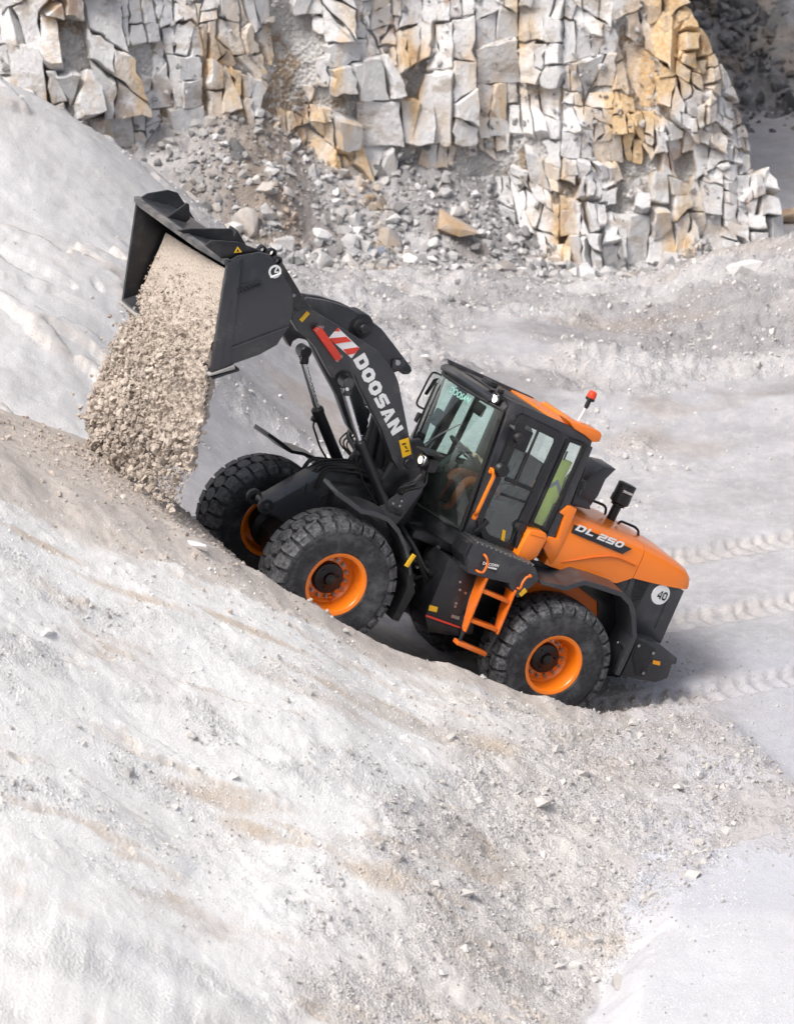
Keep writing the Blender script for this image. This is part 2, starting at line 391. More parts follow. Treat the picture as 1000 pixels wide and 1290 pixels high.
# tower that carries the arms
tw = vl([(483,639),(506,660),(530,606),(524,592),(512,588)], .52)
for s in (1, -1):
    b = B(); b.prism([(1.18,1.5),(.62,1.48),(.60,1.9),(.74,2.34),(.90,2.44),(1.06,2.34),(1.10,1.95)], .36*s, .47*s, .012)
    part('arm_tower', b, 'charcoal_dark', FF)
    b = B(); b.prism([(1.22,1.46),(.86,1.40),(.78,1.66),(.72,2.02),(.86,2.04),(1.0,1.78)], .62*s, .66*s, .008); b.box((.92,.52*s,1.62),(.2,.28,.1),.01)
    part('lamp_bracket', b, 'charcoal', FF)
    for px, py in ((495,634),(503,637),(505.5,631),(511,615)):
        q = xyz(px, py, .665); B().lathe([(0,.012),(.013,.012),(.015,0)], 8, (q[0], q[1]*s if s > 0 else -.675, q[2])).done('bolt', 'steel', FF)
# hydraulic lines in the front frame
rs = random.Random(3)
for i in range(9):
    y = -.32 + i*.075; z0 = 1.74+.04*rs.random()
    pts = round_path([(.75, y, 1.72+.1*rs.random()), (1.0, y*.9, z0+.05), (1.3, y*.8, z0+.10*rs.random()), (1.62+.1*rs.random(), y*.8, 1.70), (1.70, y*.9, 1.45)], .1)
    part('hydraulic_hose', B().tube(pts, .016, 8), 'rubber_trim', FF)
for i in range(5):
    y = .10+i*.055; pts = round_path([(1.0, y, 1.75), (1.06, y*1.1, 2.0+.1*rs.random()), (1.18+.08*rs.random(), y, 2.25), (1.30, y*.6, 2.5)], .12)
    part('hydraulic_hose', B().tube(pts, .015, 8), 'rubber_trim', FF)
b = B().box((.98,.2,1.86),(.26,.34,.16),.015).box((1.12,.0,1.84),(.12,.22,.2),.015)
for j in range(6): b.lathe([(.0,.06),(.018,.06),(.02,-.02)], 8, (1.03-.06*(j%3), .12+.12*(j//3), 1.94), 'z')
part('valve_block', b, 'black_part', FF)

# ---- lift arms
ARM = vl([(368,367),(381,372),(394,391),(430,412.5),(478,443),(497,469),(502,481),(509,516),(516,551),(521.5,576),(514,591),(504,593),(495,580),(481,541),(463,507),(453,487),(448,474),(440,467.5),(431,466),(424,470),(421,478),(412,463),(399,439),(390,428.5),(377,419),(368,404)], .68)
for s in (1, -1):
    b = B(); b.prism(ARM, .55*s, .68*s, .010); A_ = part('lift_arm', b, 'charcoal')
    # pins
    px, pz = v(374.5, 377, .69); B().lathe([(0,.03),(.045,.03),(.05,.02),(.05,-.02)], 16, (px, .685*s if s > 0 else -.685, pz)).done('arm_pin', 'charcoal', A_)
    px, pz = v(369.5, 371.5, .71); B().lathe([(0,.02),(.020,.02),(.024,.0),(.024,-.02)], 12, (px, .71*s, pz)).done('grease_cap', 'white_mark', A_)
    px, pz = v(514, 583, .66); B().lathe([(0,.06),(.05,.06),(.06,.05),(.06,-.2)], 16, (px, .64*s, pz)).done('pivot_pin', 'charcoal_dark', A_)
    if s > 0:
        q = v3(383.5, 398.5, .682); B().box((q[0], .684, q[2]), (.05, .010, .125), .004, Matrix.Rotation(rad(-18), 3, 'Y')).done('side_reflector', 'yellow_mark', A_)
ARMN = [o for o in LD.children if o.name.startswith('lift_arm')][0]
part('cross_tube', B().tube([(2.1,-.6,3.04),(2.1,.6,3.04)], .12, 20), 'charcoal_dark')
# hazard board and red strut on the near arm
Y1 = .684
def plate(name, pts, mat, y, parent, th=.006):
    q = [xyz(a, c, y) for a, c in pts]; b = B(); b.quad(q)
    for f in b.bm.faces:
        if f.normal.y < 0: f.normal_flip()
    r = bmesh.ops.extrude_face_region(b.bm, geom=b.bm.faces[:])
    for e in r['geom']:
        if isinstance(e, bmesh.types.BMVert): e.co.y += th
    return b.done(name, mat, parent, smooth=30)
z7 = lambda X, Y: (360+X/10, 360+Y/10)
HZ = [z7(655,525), z7(925,780), z7(825,910), z7(540,655)]
hb = plate('hazard_board', HZ, 'white_mark', Y1, ARMN)
for st_ in ([(655,525),(690,570),(612,572)], [(760,640),(830,698),(618,730),(545,660)], [(910,770),(925,785),(870,850),(780,870),(720,800)]):
    plate('red_stripe', [z7(*p) for p in st_], 'red_mark', Y1+.007, hb, .002)
rb = [xyz(*z7(375,520), .72), xyz(*z7(655,915), .72)]
d = (Vector(rb[1])-Vector(rb[0])); c = (Vector(rb[0])+Vector(rb[1]))/2; ang = math.atan2(-d.z, d.x)
b = B(); b.box((c.x, .745, c.z), (d.length, .07, .085), .012, Matrix.Rotation(ang, 3, 'Y')); so = part('safety_strut', b, 'red_mark', ARMN)
for p in (z7(415,520), z7(455,515), z7(385,560), z7(690,885), z7(640,935)):
    q = xyz(*p, .76); B().lathe([(.009,.02),(.016,.02),(.016,-.04),(.009,-.04)], 10, q).done('strut_clip', 'steel', ARMN)
# lettering DOOSAN on the arm
def ptext(name, body, p0, p1, pt, y, mat, parent, bold=.02, **kw):
    a, c_, t_ = [Vector(v3(*p, y)) for p in (p0, p1, pt)]; x = c_-a; yv = t_-a; xn = x.normalized(); yp = yv - xn*yv.dot(xn)
    return text(name, body, mat, parent, tuple(a), tuple(x), tuple(yp), 1, bold, fit=(x.length, yp.length), **kw)
block_text('lettering', 'DOOSAN', (444.5,453), (494.3,549), (460,446), .681, 'white_mark', ARMN, .30, .09)
st = plate('warning_sticker', [(502.5,555),(514.5,551),(518,572),(507,576.5)], 'yellow_mark', Y1, ARMN, .003)
for pts in ([(506,559),(511,557.5),(511.5,559.5),(506.5,561)], [(509,562),(511,561.5),(513.5,565),(511.5,565.5)], [(510,568),(515,566.5),(515.3,568),(510.4,569.5)]): plate('pictogram', pts, 'black_part', Y1+.0035, st, .001)

# ---- bell crank, link and tilt cylinder
BC = vl([(372,378),(383,371.5),(406,375),(432,383),(454,394),(476,411),(494,434),(513,459),(514,464),(510,468),(503,468.5),(497,464),(482,470),(455,452),(420,432),(392,420),(376,404)], 0)
b = B(); b.prism(BC, -.11, -.05, .012); b.prism(BC, .05, .11, .012); part('bell_crank', b, 'charcoal')
px, pz = v(455, 411.5, .12)
b = B().lathe([(0,.235),(.05,.235),(.06,.225),(.06,.19),(.075,.19),(.10,.18),(.10,.13),(.145,.12),(.15,.1),(.15,-.15)], 28, (px, 0, pz)); part('crank_pivot', b, 'charcoal_dark')
px, pz = v(500, 456, .12); part('crank_pin', B().lathe([(0,.15),(.03,.15),(.034,.14),(.034,-.14)], 14, (px,0,pz)), 'steel')
part('pin_flag', B().box((px-.03,.125,pz-.02),(.16,.025,.12),.02, Matrix.Rotation(rad(25),3,'Y')), 'charcoal')
E1 = Vector((px,0,pz)); E0 = Vector((1.12,0,1.85)); dd = E0-E1
part('tilt_cylinder', B().tube([E1+dd*.45, E1+dd*.46, E0], [.05,.085,.085], 18), 'charcoal_dark')
part('tilt_rod', B().tube([E1, E1+dd*.5], .045, 14), 'chrome')

# ---- lift cylinders
for s in (1, -1):
    y = .60
    T = Vector(xyz(433, 487, y)); M_ = Vector(xyz(453, 556, y)); L = Vector(xyz(487, 640, y))
    for q in (T, M_, L): q.y *= s
    ax = (L-T).normalized(); off = Vector((0, .0, 0))
    cy = part('lift_cylinder', B().tube([M_-ax*.02, M_, M_+ax*.05, M_+ax*.055, L], [.05,.072,.072,.064,.064], 20), 'charcoal_dark')
    part('piston_rod', B().tube([T, M_], .038, 16), 'chrome', cy)
    b = B(); b.lathe([(0,.085),(.06,.085),(.068,.075),(.068,-.075),(.06,-.085),(0,-.085)], 20, tuple(T+Vector((0,0,.06)))); b.tube([T+Vector((0,0,.08)), T+ax*.10], [.066,.05], 16); part('rod_eye', b, 'charcoal', cy)
    q = T+Vector((.0,.092*s,.0)); part('grease_cap', B().lathe([(0,.012),(.018,.012),(.02,-.01)], 12, tuple(q)), 'white_mark', cy)
    n_ = ax.cross(Vector((0,1,0))).normalized()
    if n_.x < 0: n_ = -n_
    pts = round_path([M_+ax*.10+n_*.055, M_+ax*.16+n_*.11, M_+ax*.45+n_*.12, L-ax*.12+n_*.10, L-ax*.05+n_*.02], .06)
    part('cylinder_pipe', B().tube(pts, .012, 8), 'black_part', cy)
    part('pipe_fitting', B().box(tuple(M_+ax*.10+n_*.07), (.07,.06,.06), .01), 'black_part', cy)

# ---- bucket
SP = [(286,331),(300,322.5),(327.6,317.5),(340,321),(354,343),(367,365),(369.5,380),(368.5,394),(363.6,411.6),(349,434.5),(327.6,446.5),(283,462.5),(265,468.5)]
BK = vl(SP, 1.37)
bp = B(); bp.prism(BK, 1.33, 1.37, .006); BUCKET = part('bucket', bp, 'charcoal')
def shell(path, y0, y1, th):
    P = [Vector((x, 0, z)) for x, z in path]; c = sum(P, Vector())/len(P); inn = []
    for i, p in enumerate(P):
        t = (P[min(i+1,len(P)-1)]-P[max(i-1,0)]).normalized(); n = Vector((t.z,0,-t.x))
        if n.dot(c-p) < 0: n = -n
        inn.append(p+n*th)
    ring = P+inn[::-1]; return [[(p.x, y, p.z) for p in ring] for y in (y0, y1)]
sub = [BK[0]] + vl([(308,333),(333,339),(352,350)], 1.37) + BK[5:]
b = B(); b.loft(shell(sub, -1.33, 1.33, .03)); part('bucket_shell', b, 'charcoal', BUCKET)
part('end_plate', B().prism(BK, -1.37, -1.33, .006), 'charcoal_dark', BUCKET)
# side cutters and cutting edge
p0, p1 = np.array(BK[0]), np.array(BK[-1]); inw = np.array(BK[5])-(p0+p1)/2; inw /= np.linalg.norm(inw)
for y0, y1 in ((1.371,1.386),(-1.386,-1.371)):
    part('side_cutter', B().prism([tuple(p0), tuple(p0+inw*.16), tuple(p1+inw*.22), tuple(p1)], y0, y1, .004), 'charcoal', BUCKET)
dn = (p1-np.array(BK[-2])); dn /= np.linalg.norm(dn); nrm = np.array([-dn[1], dn[0]])
if nrm[1] > 0: nrm = -nrm
ce = [tuple(p1-dn*.26+nrm*.004), tuple(p1+dn*.03+nrm*.01), tuple(p1+dn*.03+nrm*.03), tuple(p1-dn*.26+nrm*.045)]
part('cutting_edge', B().prism(ce, -1.40, 1.40, .003), 'worn_steel', BUCKET)
part('wear_plate', B().prism([tuple(p1-dn*.30+nrm*.05), tuple(p1+nrm*.05), tuple(p1+nrm*.075), tuple(p1-dn*.30+nrm*.08)], 1.0, 1.40, .003), 'charcoal_dark', BUCKET)
# weld seams pressed on the near end plate
z7b = lambda X, Y: (150+X/4.1667, 240+Y/4.1667)
for pts in ([(590,570),(565,720),(540,930)], [(585,830),(890,716)], [(620,510),(625,545),(745,500),(745,470),(640,495)], [(630,360),(620,400)]):
    part('weld_seam', B().tube([xyz(*z7b(*p), 1.387) for p in pts], .005, 5), 'charcoal_dark' if len(pts) > 3 else 'charcoal', BUCKET)
ptext('embossed_mark', 'DOOSAN', z7b(640,535), z7b(742,500), z7b(632,508), 1.372, 'charcoal_dark', BUCKET, .02)
# white helmet-like badge: ring, hands, foot line
cq = z7b(818, 424); cc = xyz(*cq, 1.374)
b = B(); b.lathe([(.048,.0),(.048,.004),(.07,.004),(.07,.0)], 30, cc); b.box((cc[0]+.0, 1.376, cc[2]+.028), (.016,.004,.06), .001); b.box((cc[0]-.018, 1.376, cc[2]+.0), (.045,.004,.016), .001, Matrix.Rotation(rad(20),3,'Y'))
lb = Vector(xyz(*z7b(795,455), 1.376)); rb2 = Vector(xyz(*z7b(850,432), 1.376)); b.tube([lb, rb2], .010, 6); part('badge', b, 'white_mark', BUCKET)
# lip along the top with its spill guard and gussets
def lipoff(y):
    ys = [-1.37,-1.05,.72,1.37]; os = [.0,.05,.06,.0]; return float(np.interp(y, ys, os))
op = (p0-p1)/np.linalg.norm(p0-p1)      # along the opening towards the top lip
back = np.array(sub[1])-np.array(BK[0]); back /= np.linalg.norm(back); bn = np.array([-back[1], back[0]]); bn = bn if bn[1] > 0 else -bn
ys = [-1.37,-1.05,.72,1.37]
rings = []
for y in ys:
    o = lipoff(y); f0 = p0-back*o+bn*.004; k0 = p0+back*.16-bn*.01
    rings.append([(f0[0],y,f0[1]), (f0[0]+bn[0]*.03,y,f0[1]+bn[1]*.03), (k0[0]+bn[0]*.02,y,k0[1]+bn[1]*.02), (k0[0],y,k0[1])])
b = B(); b.solid(rings, .003); part('lip', b, 'charcoal', BUCKET)
b = B(); b.loft([[(p[0]-back[0]*.0,y,p[1]) for p in (p0-back*(lipoff(y)+.03)+bn*-.02, p0-back*(lipoff(y)+.03)+bn*.03, p0-back*(lipoff(y)-.03)+bn*.04, p0-back*(lipoff(y)-.03)-bn*.02)] for y in ys]); part('lip_edge', b, 'charcoal_worn', BUCKET)
def gusset(y, pts, mat='charcoal_dark', th=.03):
    part('gusset', B().prism(vl(pts, y), y-th/2, y+th/2, .004), mat, BUCKET)
gusset(-.45, [(203,279),(216,269),(235,255),(238,256.5),(239,275),(230,283)])
gusset(.30, [(223,290),(240,287.5),(290,287.5),(293,290),(296,309),(262,306)])
gusset(-1.33, [(182,266.5),(212,256.5),(224,259),(226,276)])
gusset(1.30, [(258,309),(266,302),(300,304.5),(330,316),(332,321),(286,331)])
part('warning_sticker', B().prism([v(*z7b(622,292),1.318), v(*z7b(645,322),1.318), v(*z7b(604,326),1.318)], 1.317, 1.320, 0), 'yellow_mark', BUCKET)
part('sticker_mark', B().prism([v(*z7b(622,303),1.32), v(*z7b(630,318),1.32), v(*z7b(616,320),1.32)], 1.3205, 1.322, 0), 'black_part', BUCKET)
for y in (-.62, .62):
    part('bucket_ear', B().prism([v(348,322,.62), v(372,362,.62), v(381,382,.62), v(372,390,.62), v(352,372,.62), v(340,340,.62)], y-.11, y+.11, .012), 'charcoal_dark', BUCKET)
part('link_ear', B().prism([(3.1,3.42),(3.42,3.62),(3.6,3.5),(3.3,3.28)], -.16, .16, .012), 'charcoal_dark', BUCKET)
b = B()
for j, (px_, py_) in enumerate([(318,318),(330,314.5),(342,318),(349,328)]): b.lathe([(.03,-.03),(.05,-.03),(.05,.03),(.03,.03)], 14, xyz(px_, py_, .95+.1*(j%2)))
part('hook_ring', b, 'charcoal_dark', BUCKET)

# ---- front fenders
FO = [(426,618.5),(441,629),(457,641.5),(472,644),(491,652),(503,666),(511,683),(516,700),(518.5,722)]
for s in (1, -1):
    prof = vl(FO, 1.20); b = B()
    b.solid([[(x, y*s, z) for y, (x, z) in ((1.20, p), (1.20, (p[0], p[1]-.055)), (.80, (p[0], p[1]-.02)), (.80, (p[0], p[1]+.02)))] for p in prof], .004)
    fo = part('front_fender', b, 'charcoal', smooth=22)
    b = B(); lw = vl([(518.5,722),(521,745),(500,782),(492,779),(511,740),(512,722)], 1.12); b.prism(lw, .82*s, 1.16*s, .006); part('mud_flap', b, 'rubber_trim', fo)
    b = B(); b.prism([(1.05,1.55),(.95,1.50),(.62,1.32),(.62,.9),(.72,.9),(.72,1.28)], .62*s, .82*s, .008); part('fender_stay', b, 'charcoal_dark', fo)
    q = xyz(516.4, 706, 1.202); part('side_reflector', B().box((q[0], 1.208*s, q[2]), (.055,.012,.16), .004, Matrix.Rotation(rad(-10),3,'Y')), 'yellow_mark', fo)
# ---- work lamps on the front frame
for s in (1, -1):
    q = Vector(xyz(533.5, 580, .92)); q.y *= s
    b = B(); b.lathe([(0,-.12),(.07,-.10),(.085,-.02),(.09,.02),(.078,.03),(.0,.03)], 20, (0,0,0), 'x'); b.box((-.05,0,.105),(.26,.24,.02),.008); b.box((-.04,0,-.13),(.05,.05,.14),.008); b.box((-.08,-.0,-.02),(.12,.2,.16),.02)
    ho = part('headlamp', b, 'black_part', loc=tuple(q)); ho.rotation_euler = (0, rad(8), rad(8*s))
    B().lathe([(.044,.046),(.06,.042),(.074,.031)], 20, (0,0,0), 'x').done('reflector', 'mirror_face', ho); B().lathe([(.0,.050),(.03,.049),(.046,.044)], 20, (0,0,0), 'x').done('lens', 'lamp_warm', ho)
    pts = round_path([q+Vector((-.06,0,-.15)), q+Vector((-.02,-.03*s,-.3)), (.95,.62*s,1.9), (.9,.5*s,1.6)], .1)
    part('lamp_post', B().tube(pts, .035, 10), 'charcoal_dark')
    for k_ in range(3):
        pts = round_path([q+Vector((-.1,-.02*k_*s,-.08)), q+Vector((-.16+.06*k_,.03*s,-.26)), q+Vector((.0+.05*k_,-.08*s,-.4)), (.85,.5*s,1.75)], .12)
        part('lamp_cable', B().tube(pts, .010, 6), 'rubber_trim')

# ---- articulation joint and rear frame
b = B(); b.prism([(.5,.55),(.5,1.5),(.1,1.62),(-.35,1.5),(-.35,.5)], -.28, .28, .02); part('centre_joint', b, 'black_part')
part('steering_cylinder', B().tube([(-.5,.42,.92),(.05,.42,.92),(.06,.42,.92),(.62,.42,.92)], [.055,.055,.03,.03], 14), 'steel')
b = B(); b.prism([(-.15,.62),(-.15,1.45),(-1.1,1.5),(-3.0,1.45),(-3.0,.70),(-2.2,.55),(-.6,.5)], -.40, .40, .02); RFm = part('rear_frame', b, 'black_part')
# far-side tank (right) and near-side tank
TK = vl([(567,703),(606,724),(596,800),(579,798),(578,792),(535.5,777)], 1.0)
b = B(); b.prism(TK, .42, 1.0, .02); tk = part('tank', b, 'charcoal_dark')
b = B(); tl = vl([(536,777),(579,792),(580,803),(540,797)], 1.0); b.prism(tl, .45, .985, .015); part('tank_belly', b, 'black_part', tk)
part('red_strip', B().prism(vl([(536.5,774.2),(579,789.5),(579,791.8),(536,776.8)], 1.003), 1.002, 1.006, 0), 'red_mark', tk)
plate('warning_sticker', [(541,762),(551.5,765),(550,771.5),(539.5,769)], 'yellow_mark', 1.003, tk, .002)
plate('data_plate', [(569,774),(579,777),(578,781),(568,778)], 'steel', 1.003, tk, .002)
for px, py in ((579,743),(586,747),(574,760),(579,733),(573,764)):
    B().lathe([(0,.014),(.014,.014),(.016,0)], 8, xyz(px, py, 1.002)).done('bolt', 'steel', tk)
b = B(); b.prism([(-.1,.62),(-.1,1.5),(-.85,1.5),(-.85,.62)], -1.0, -.42, .03); part('tank', b, 'charcoal_dark')
# clutter behind the front wheel: hoses, pipes, fittings
for i in range(12):
    y = .30+.05*i; x = .15+.3*rs.random()
    pts = round_path([(x+.35, y*.5, 1.5-.2*rs.random()), (x+.2, y*.8, 1.35), (x, y, 1.15-.2*rs.random()), (x-.25, y*.9, .85+.3*rs.random()), (x-.5, y*.7, .8)], .12)
    part('hydraulic_hose', B().tube(pts, .02, 8), 'rubber_trim', RFm)
for i in range(14):
    q = (.1+.45*rs.random(), .45+.25*rs.random(), .75+.75*rs.random()); B().lathe([(0,.03),(.018,.03),(.02,-.02)], 6, q).done('fitting', 'steel', RFm)
b = B().box((.3,.35,1.45),(.5,.5,.10),.02).box((.25,.5,.62),(.9,.12,.10),.02); part('cross_member', b, 'charcoal_dark', RFm)

# ---- step platform beside the cab
PT = [(600,685),(661,709),(675,716),(679,731),(652,754),(642,740),(641,735),(608,727.5),(589,722),(590,705)]
b = B(); b.prism(vl(PT, 1.20), .80, 1.20, .008); PL = part('step_platform', b, 'charcoal', smooth=22)
b = B()
ta, tb = Vector(xyz(600,685,1.2)), Vector(xyz(674,715,1.2))
for i in range(13):
    t = .03+.94*i/12; q = ta.lerp(tb, t); b.box((q.x, 1.0, q.z+.012), (.02,.36,.022), .002)
part('tread_grip', b, 'steel', PL)
# front chamfer of the platform
b = B(); fx, fz = v(590,705,1.2); b.prism(vl([(600,686),(592,704),(590,721),(586,712),(584,700),(592,686)], 1.15), .82, 1.14, .01); part('platform_front', b, 'charcoal_dark', PL)
def handle(p, y, mat='orange_steel', r=.014, parent=PL, out=.06):
    q = [Vector(xyz(a, c, y)) for a, c in p]; pts = [q[0]-Vector((0,.03,0))]+[a+Vector((0,out,0)) for a in q]+[q[-1]-Vector((0,.03,0))]
    part('grab_handle', B().tube(round_path(pts, .05), r, 8), mat, parent)
z4 = lambda X, Y: (570+X/7.69, 670+Y/7.69)
handle([z4(305,222), z4(325,290), z4(275,380), z4(230,372)], 1.20)
handle([z4(745,420), z4(700,415), z4(655,470), z4(630,545)], 1.20)
plate('decal', [z4(275,285), z4(450,330), z4(420,400), z4(262,320)], 'charcoal_dark', 1.201, PL, .002)
ptext('lettering', 'DOOSAN', z4(290,318), z4(440,345), z4(300,290), 1.2035, 'white_mark', PL, .02)
plate('lettering_bar', [z4(320,330), z4(430,352), z4(425,370), z4(312,342)], 'white_mark', 1.2035, PL, .001)
plate('side_reflector', [z4(640,600), z4(698,545), z4(720,575), z4(660,628)], 'yellow_mark', 1.201, PL, .010)
# ---- ladder
LB = []
for (t0, t1) in ((z4(325,487), z4(135,950)), (z4(603,600), z4(447,975))):
    a, c_ = Vector(xyz(*t0, 1.22)), Vector(xyz(*t1, 1.22)); b = B()
    b.solid([[(q.x-.012, y0, q.z), (q.x+.012, y0, q.z), (q.x+.012, 1.22, q.z), (q.x-.012, 1.22, q.z)] for q, y0 in ((a+Vector((0,0,.04)), 1.06), (a, 1.02), (a.lerp(c_, .5), 1.04), (c_, 1.12), (c_-Vector((.0,0,.03)), 1.16))], .004)
    LB.append(b)
LDR = part('ladder', LB[0], 'orange_steel'); part('ladder_rail', LB[1], 'orange_steel', LDR)
for (a, c_) in ((z4(300,555), z4(560,668)), (z4(180,840), z4(440,940))):
    q0, q1 = Vector(xyz(*a, 1.21)), Vector(xyz(*c_, 1.21)); b = B()
    b.solid([[(q.x, 1.06, q.z), (q.x, 1.21, q.z), (q.x, 1.21, q.z-.045), (q.x, 1.06, q.z-.045)] for q in (q0, q1)], .004); part('tread', b, 'orange_steel', LDR)
q0, q1 = Vector(xyz(577,810,1.21)), Vector(xyz(613,825,1.21))
part('tread', B().solid([[(q.x, 1.09, q.z+.02), (q.x, 1.21, q.z+.02), (q.x, 1.21, q.z-.03), (q.x, 1.09, q.z-.03)] for q in (q0, q1)], .006), 'orange_steel', LDR)
for a, c_ in (((586,791),(577,812)), ((627,797),(613,824))):
    part('rubber_hanger', B().tube([xyz(*a, 1.17), xyz(*c_, 1.17)], .02, 8), 'rubber_trim', LDR)

# ---- rear fenders
RFo = [(679,731),(713,738.5),(737,731),(760,738),(786,747),(797,759),(801,775),(802.5,803),(792,827),(780,852)]
for s in (1, -1):
    prof = vl(RFo, 1.20); b = B(); cxr, czr = -1.6, .9
    rings = []
    for p in prof:
        dx, dz = p[0]-cxr, p[1]-czr; l = math.hypot(dx, dz); dx /= l; dz /= l
        rings.append([(p[0], 1.20*s, p[1]), (p[0]-dx*.06, 1.20*s, p[1]-dz*.06), (p[0]-dx*.02, .72*s, p[1]-dz*.02), (p[0]+dx*.03, .72*s, p[1]+dz*.03)])
    b.solid(rings, .005); fo = part('rear_fender', b, 'charcoal', smooth=14)
    b = B()      # inner wall behind the wheel arch
    b.prism([(-.72,1.66),(-1.1,1.7),(-2.1,1.78),(-2.3,1.5),(-2.45,1.0),(-2.35,.9),(-2.0,1.5),(-1.5,1.62),(-1.0,1.5)], .70*s, .73*s, .004); part('fender_liner', b, 'charcoal_dark', fo)
    part('mud_guard', B().prism([(-2.2,1.72),(-2.58,1.05),(-2.56,.72),(-2.3,.72),(-2.25,1.1)], .5*s, .70*s, .01), 'black_part', fo)
    b = B().tube([(-2.12,1.12*s,1.68),(-2.52,1.0*s,1.16)], .012, 6); b.tube([(-2.2,1.15*s,1.22),(-2.56,.95*s,1.10)], .012, 6); part('fender_stay', b, 'charcoal', fo)
# orange chassis side above the rear wheel
b = B(); b.prism(vl([(655,722),(700,724),(757,738),(762,790),(745,784),(722,770),(700,755),(672,752),(655,748)], .70), .3, .70, .008); part('chassis_side', b, 'orange_steel')

# ---- engine hood
def section(prof_y):  # helper for the hood cross sections
    return prof_y
zs = lambda px, py, y: v(px, py, y)
xf, xm, xr = -1.00, -2.20, -2.86
def hood_ring(x, ztop, zbot, yw, sh=.13, tuck=.0):
    pts = [(-yw, zbot), (-yw-.0, zbot+.3*(ztop-zbot)), (-yw+.01, ztop-sh*1.6), (-yw+.035, ztop-sh*.8), (-yw+.12, ztop-sh*.25), (-yw+.28, ztop), (0, ztop+.02)]
    pts = pts + [(-y, z) for y, z in pts[-2::-1]]; return [(x, y, z) for y, z in pts]
# front part of the hood
def hood(name, secs, mat):
    b = B(); b.loft([hood_ring(*s_) for s_ in secs]); o = part(name, b, mat, smooth=40); return o
HD = hood('hood', [(-1.06,2.31,1.70,.80,.075),(-1.14,2.335,1.70,.82,.075),(-1.6,2.337,1.72,.82,.075),(-2.05,2.335,1.80,.82,.075),(-2.215,2.33,1.92,.82,.075)], 'orange')
part('hood_tail', B(), 'orange', HD) if False else None
b = B(); b.loft([hood_ring(*s_) for s_ in [(-2.225,2.33,1.925,.82,.075),(-2.5,2.315,1.955,.82,.075),(-2.8,2.275,1.998,.82,.075),(-2.93,2.245,2.02,.81,.07),(-2.985,2.20,2.03,.80,.06),(-3.0,2.15,2.04,.79,.04)]]); part('hood_tail', b, 'orange', HD, smooth=40)
# dark recess band under the crease
plate('model_stripe', [(z[0], z[1]) for z in [(690+300/9.09,600+550/9.09),(690+965/9.09,600+830/9.09),(690+850/9.09,600+890/9.09),(690+265/9.09,600+645/9.09)]], 'charcoal_dark', .822, HD, .003)
z5 = lambda X, Y: (690+X/9.09, 600+Y/9.09)
def blocky(name, strokes_by_letter, mat, y, parent, th=.004):
    for st_ in strokes_by_letter: plate(name, st_, mat, y, parent, th)
block_text('lettering', 'DL', z5(305,612), z5(505,690), z5(330,540), .8255, 'white_mark', HD, .25, .16, .22)
block_text('lettering', '250', z5(553,715), z5(835,825), z5(578,640), .8255, 'white_mark', HD, .25, .12, .22)
# styling crease: slim dark ridge under the lettering
b = B(); pts = [xyz(*z5(*p), .825) for p in ((150,985),(330,958),(520,925),(700,912),(820,935),(1000,1020))]; b.tube(pts, [.004,.010,.014,.016,.014,.010], 6); part('crease', b, 'orange_steel', HD)
# grey lower side panels and grille
GP = vl([(780,713.5),(800,721),(862,744.5),(832,812),(804,803),(790,752),(772,735)], .80)
b = B(); b.prism(GP, -.80, .80, .012); GR = part('grille_panel', b, 'charcoal')
z6 = lambda X, Y: (770+X/6.79, 680+Y/6.79)
vent = plate('vent', [z6(215,315), z6(338,355), z6(280,460), z6(208,605), z6(165,470)], 'black_part', .801, GR, .003)
for i in range(9):
    t = i/8; a = (215-38*t, 330+200*t); c_ = (330-90*t, 368+150*t); part('louver', B().tube([xyz(*z6(*a), .806), xyz(*z6(*c_), .806)], .008, 5), 'charcoal_dark', vent)
c40 = xyz(*z6(421,471), .802)
B().lathe([(0,.004),(.118,.004),(.122,.0)], 36, c40).done('speed_disc', 'white_mark', GR)
block_text('speed_number', '40', z6(382,500), z6(457,524), z6(402,428), .8075, 'black_part', GR, .20, .16)
plate('latch', [(774,728),(781,731),(779,738),(772,735)], 'black_part', .801, GR, .006)
part('seam', B().tube([xyz(*z6(480,510), .802), xyz(*z6(370,760), .802)], .006, 5), 'charcoal_dark', GR)
part('hood_gap', B().tube([xyz(*z6(188,280), .802), xyz(*z6(115,440), .802)], .007, 5), 'black_part', GR)
# counterweight
CW = vl([(803.5,803),(832,812),(853.5,829),(852.5,837),(846,838),(846,841),(841,855),(826,860.5),(800,856),(782,852),(795,825)], 1.02)
b = B(); b.solid([[(x+dx, y, z) for x, z in CW] for y, dx in ((-1.02,0),(1.02,0))], .018); CWo = part('counterweight', b, 'charcoal')
b = B(); b.prism(vl([(805,806),(826,818),(811,853),(800,851),(796,828)], 1.025), 1.022, 1.03, .003); part('side_cover', b, 'charcoal_dark', CWo)
plate('side_reflector', [z6(355,1028), z6(415,1042), z6(410,1075), z6(350,1060)], 'amber', 1.03, CWo, .012)
for p in ((355,970),(270,1140),(230,905)): B().lathe([(0,.014),(.02,.014),(.022,0)], 8, xyz(*z6(*p), 1.032)).done('bolt', 'steel', CWo)
# filler panel between cab and hood: orange corner block + cap
b = B(); b.prism(vl([(716,637),(727,641),(703,700),(694,712),(684,690),(692,676),(702,679),(711,650),(705,646)], .82), -.80, .825, .012); part('hood_front', b, 'orange')
b = B(); b.prism(vl([(668,668),(688,672),(690,678),(677,702),(664,709),(650,705),(656,690)], .95), .70, .95, .014); ob = part('corner_cover', b, 'orange')
part('cover_line', B().tube([xyz(668,673,.953), xyz(686,678,.953)], .004, 5), 'orange_steel', ob)

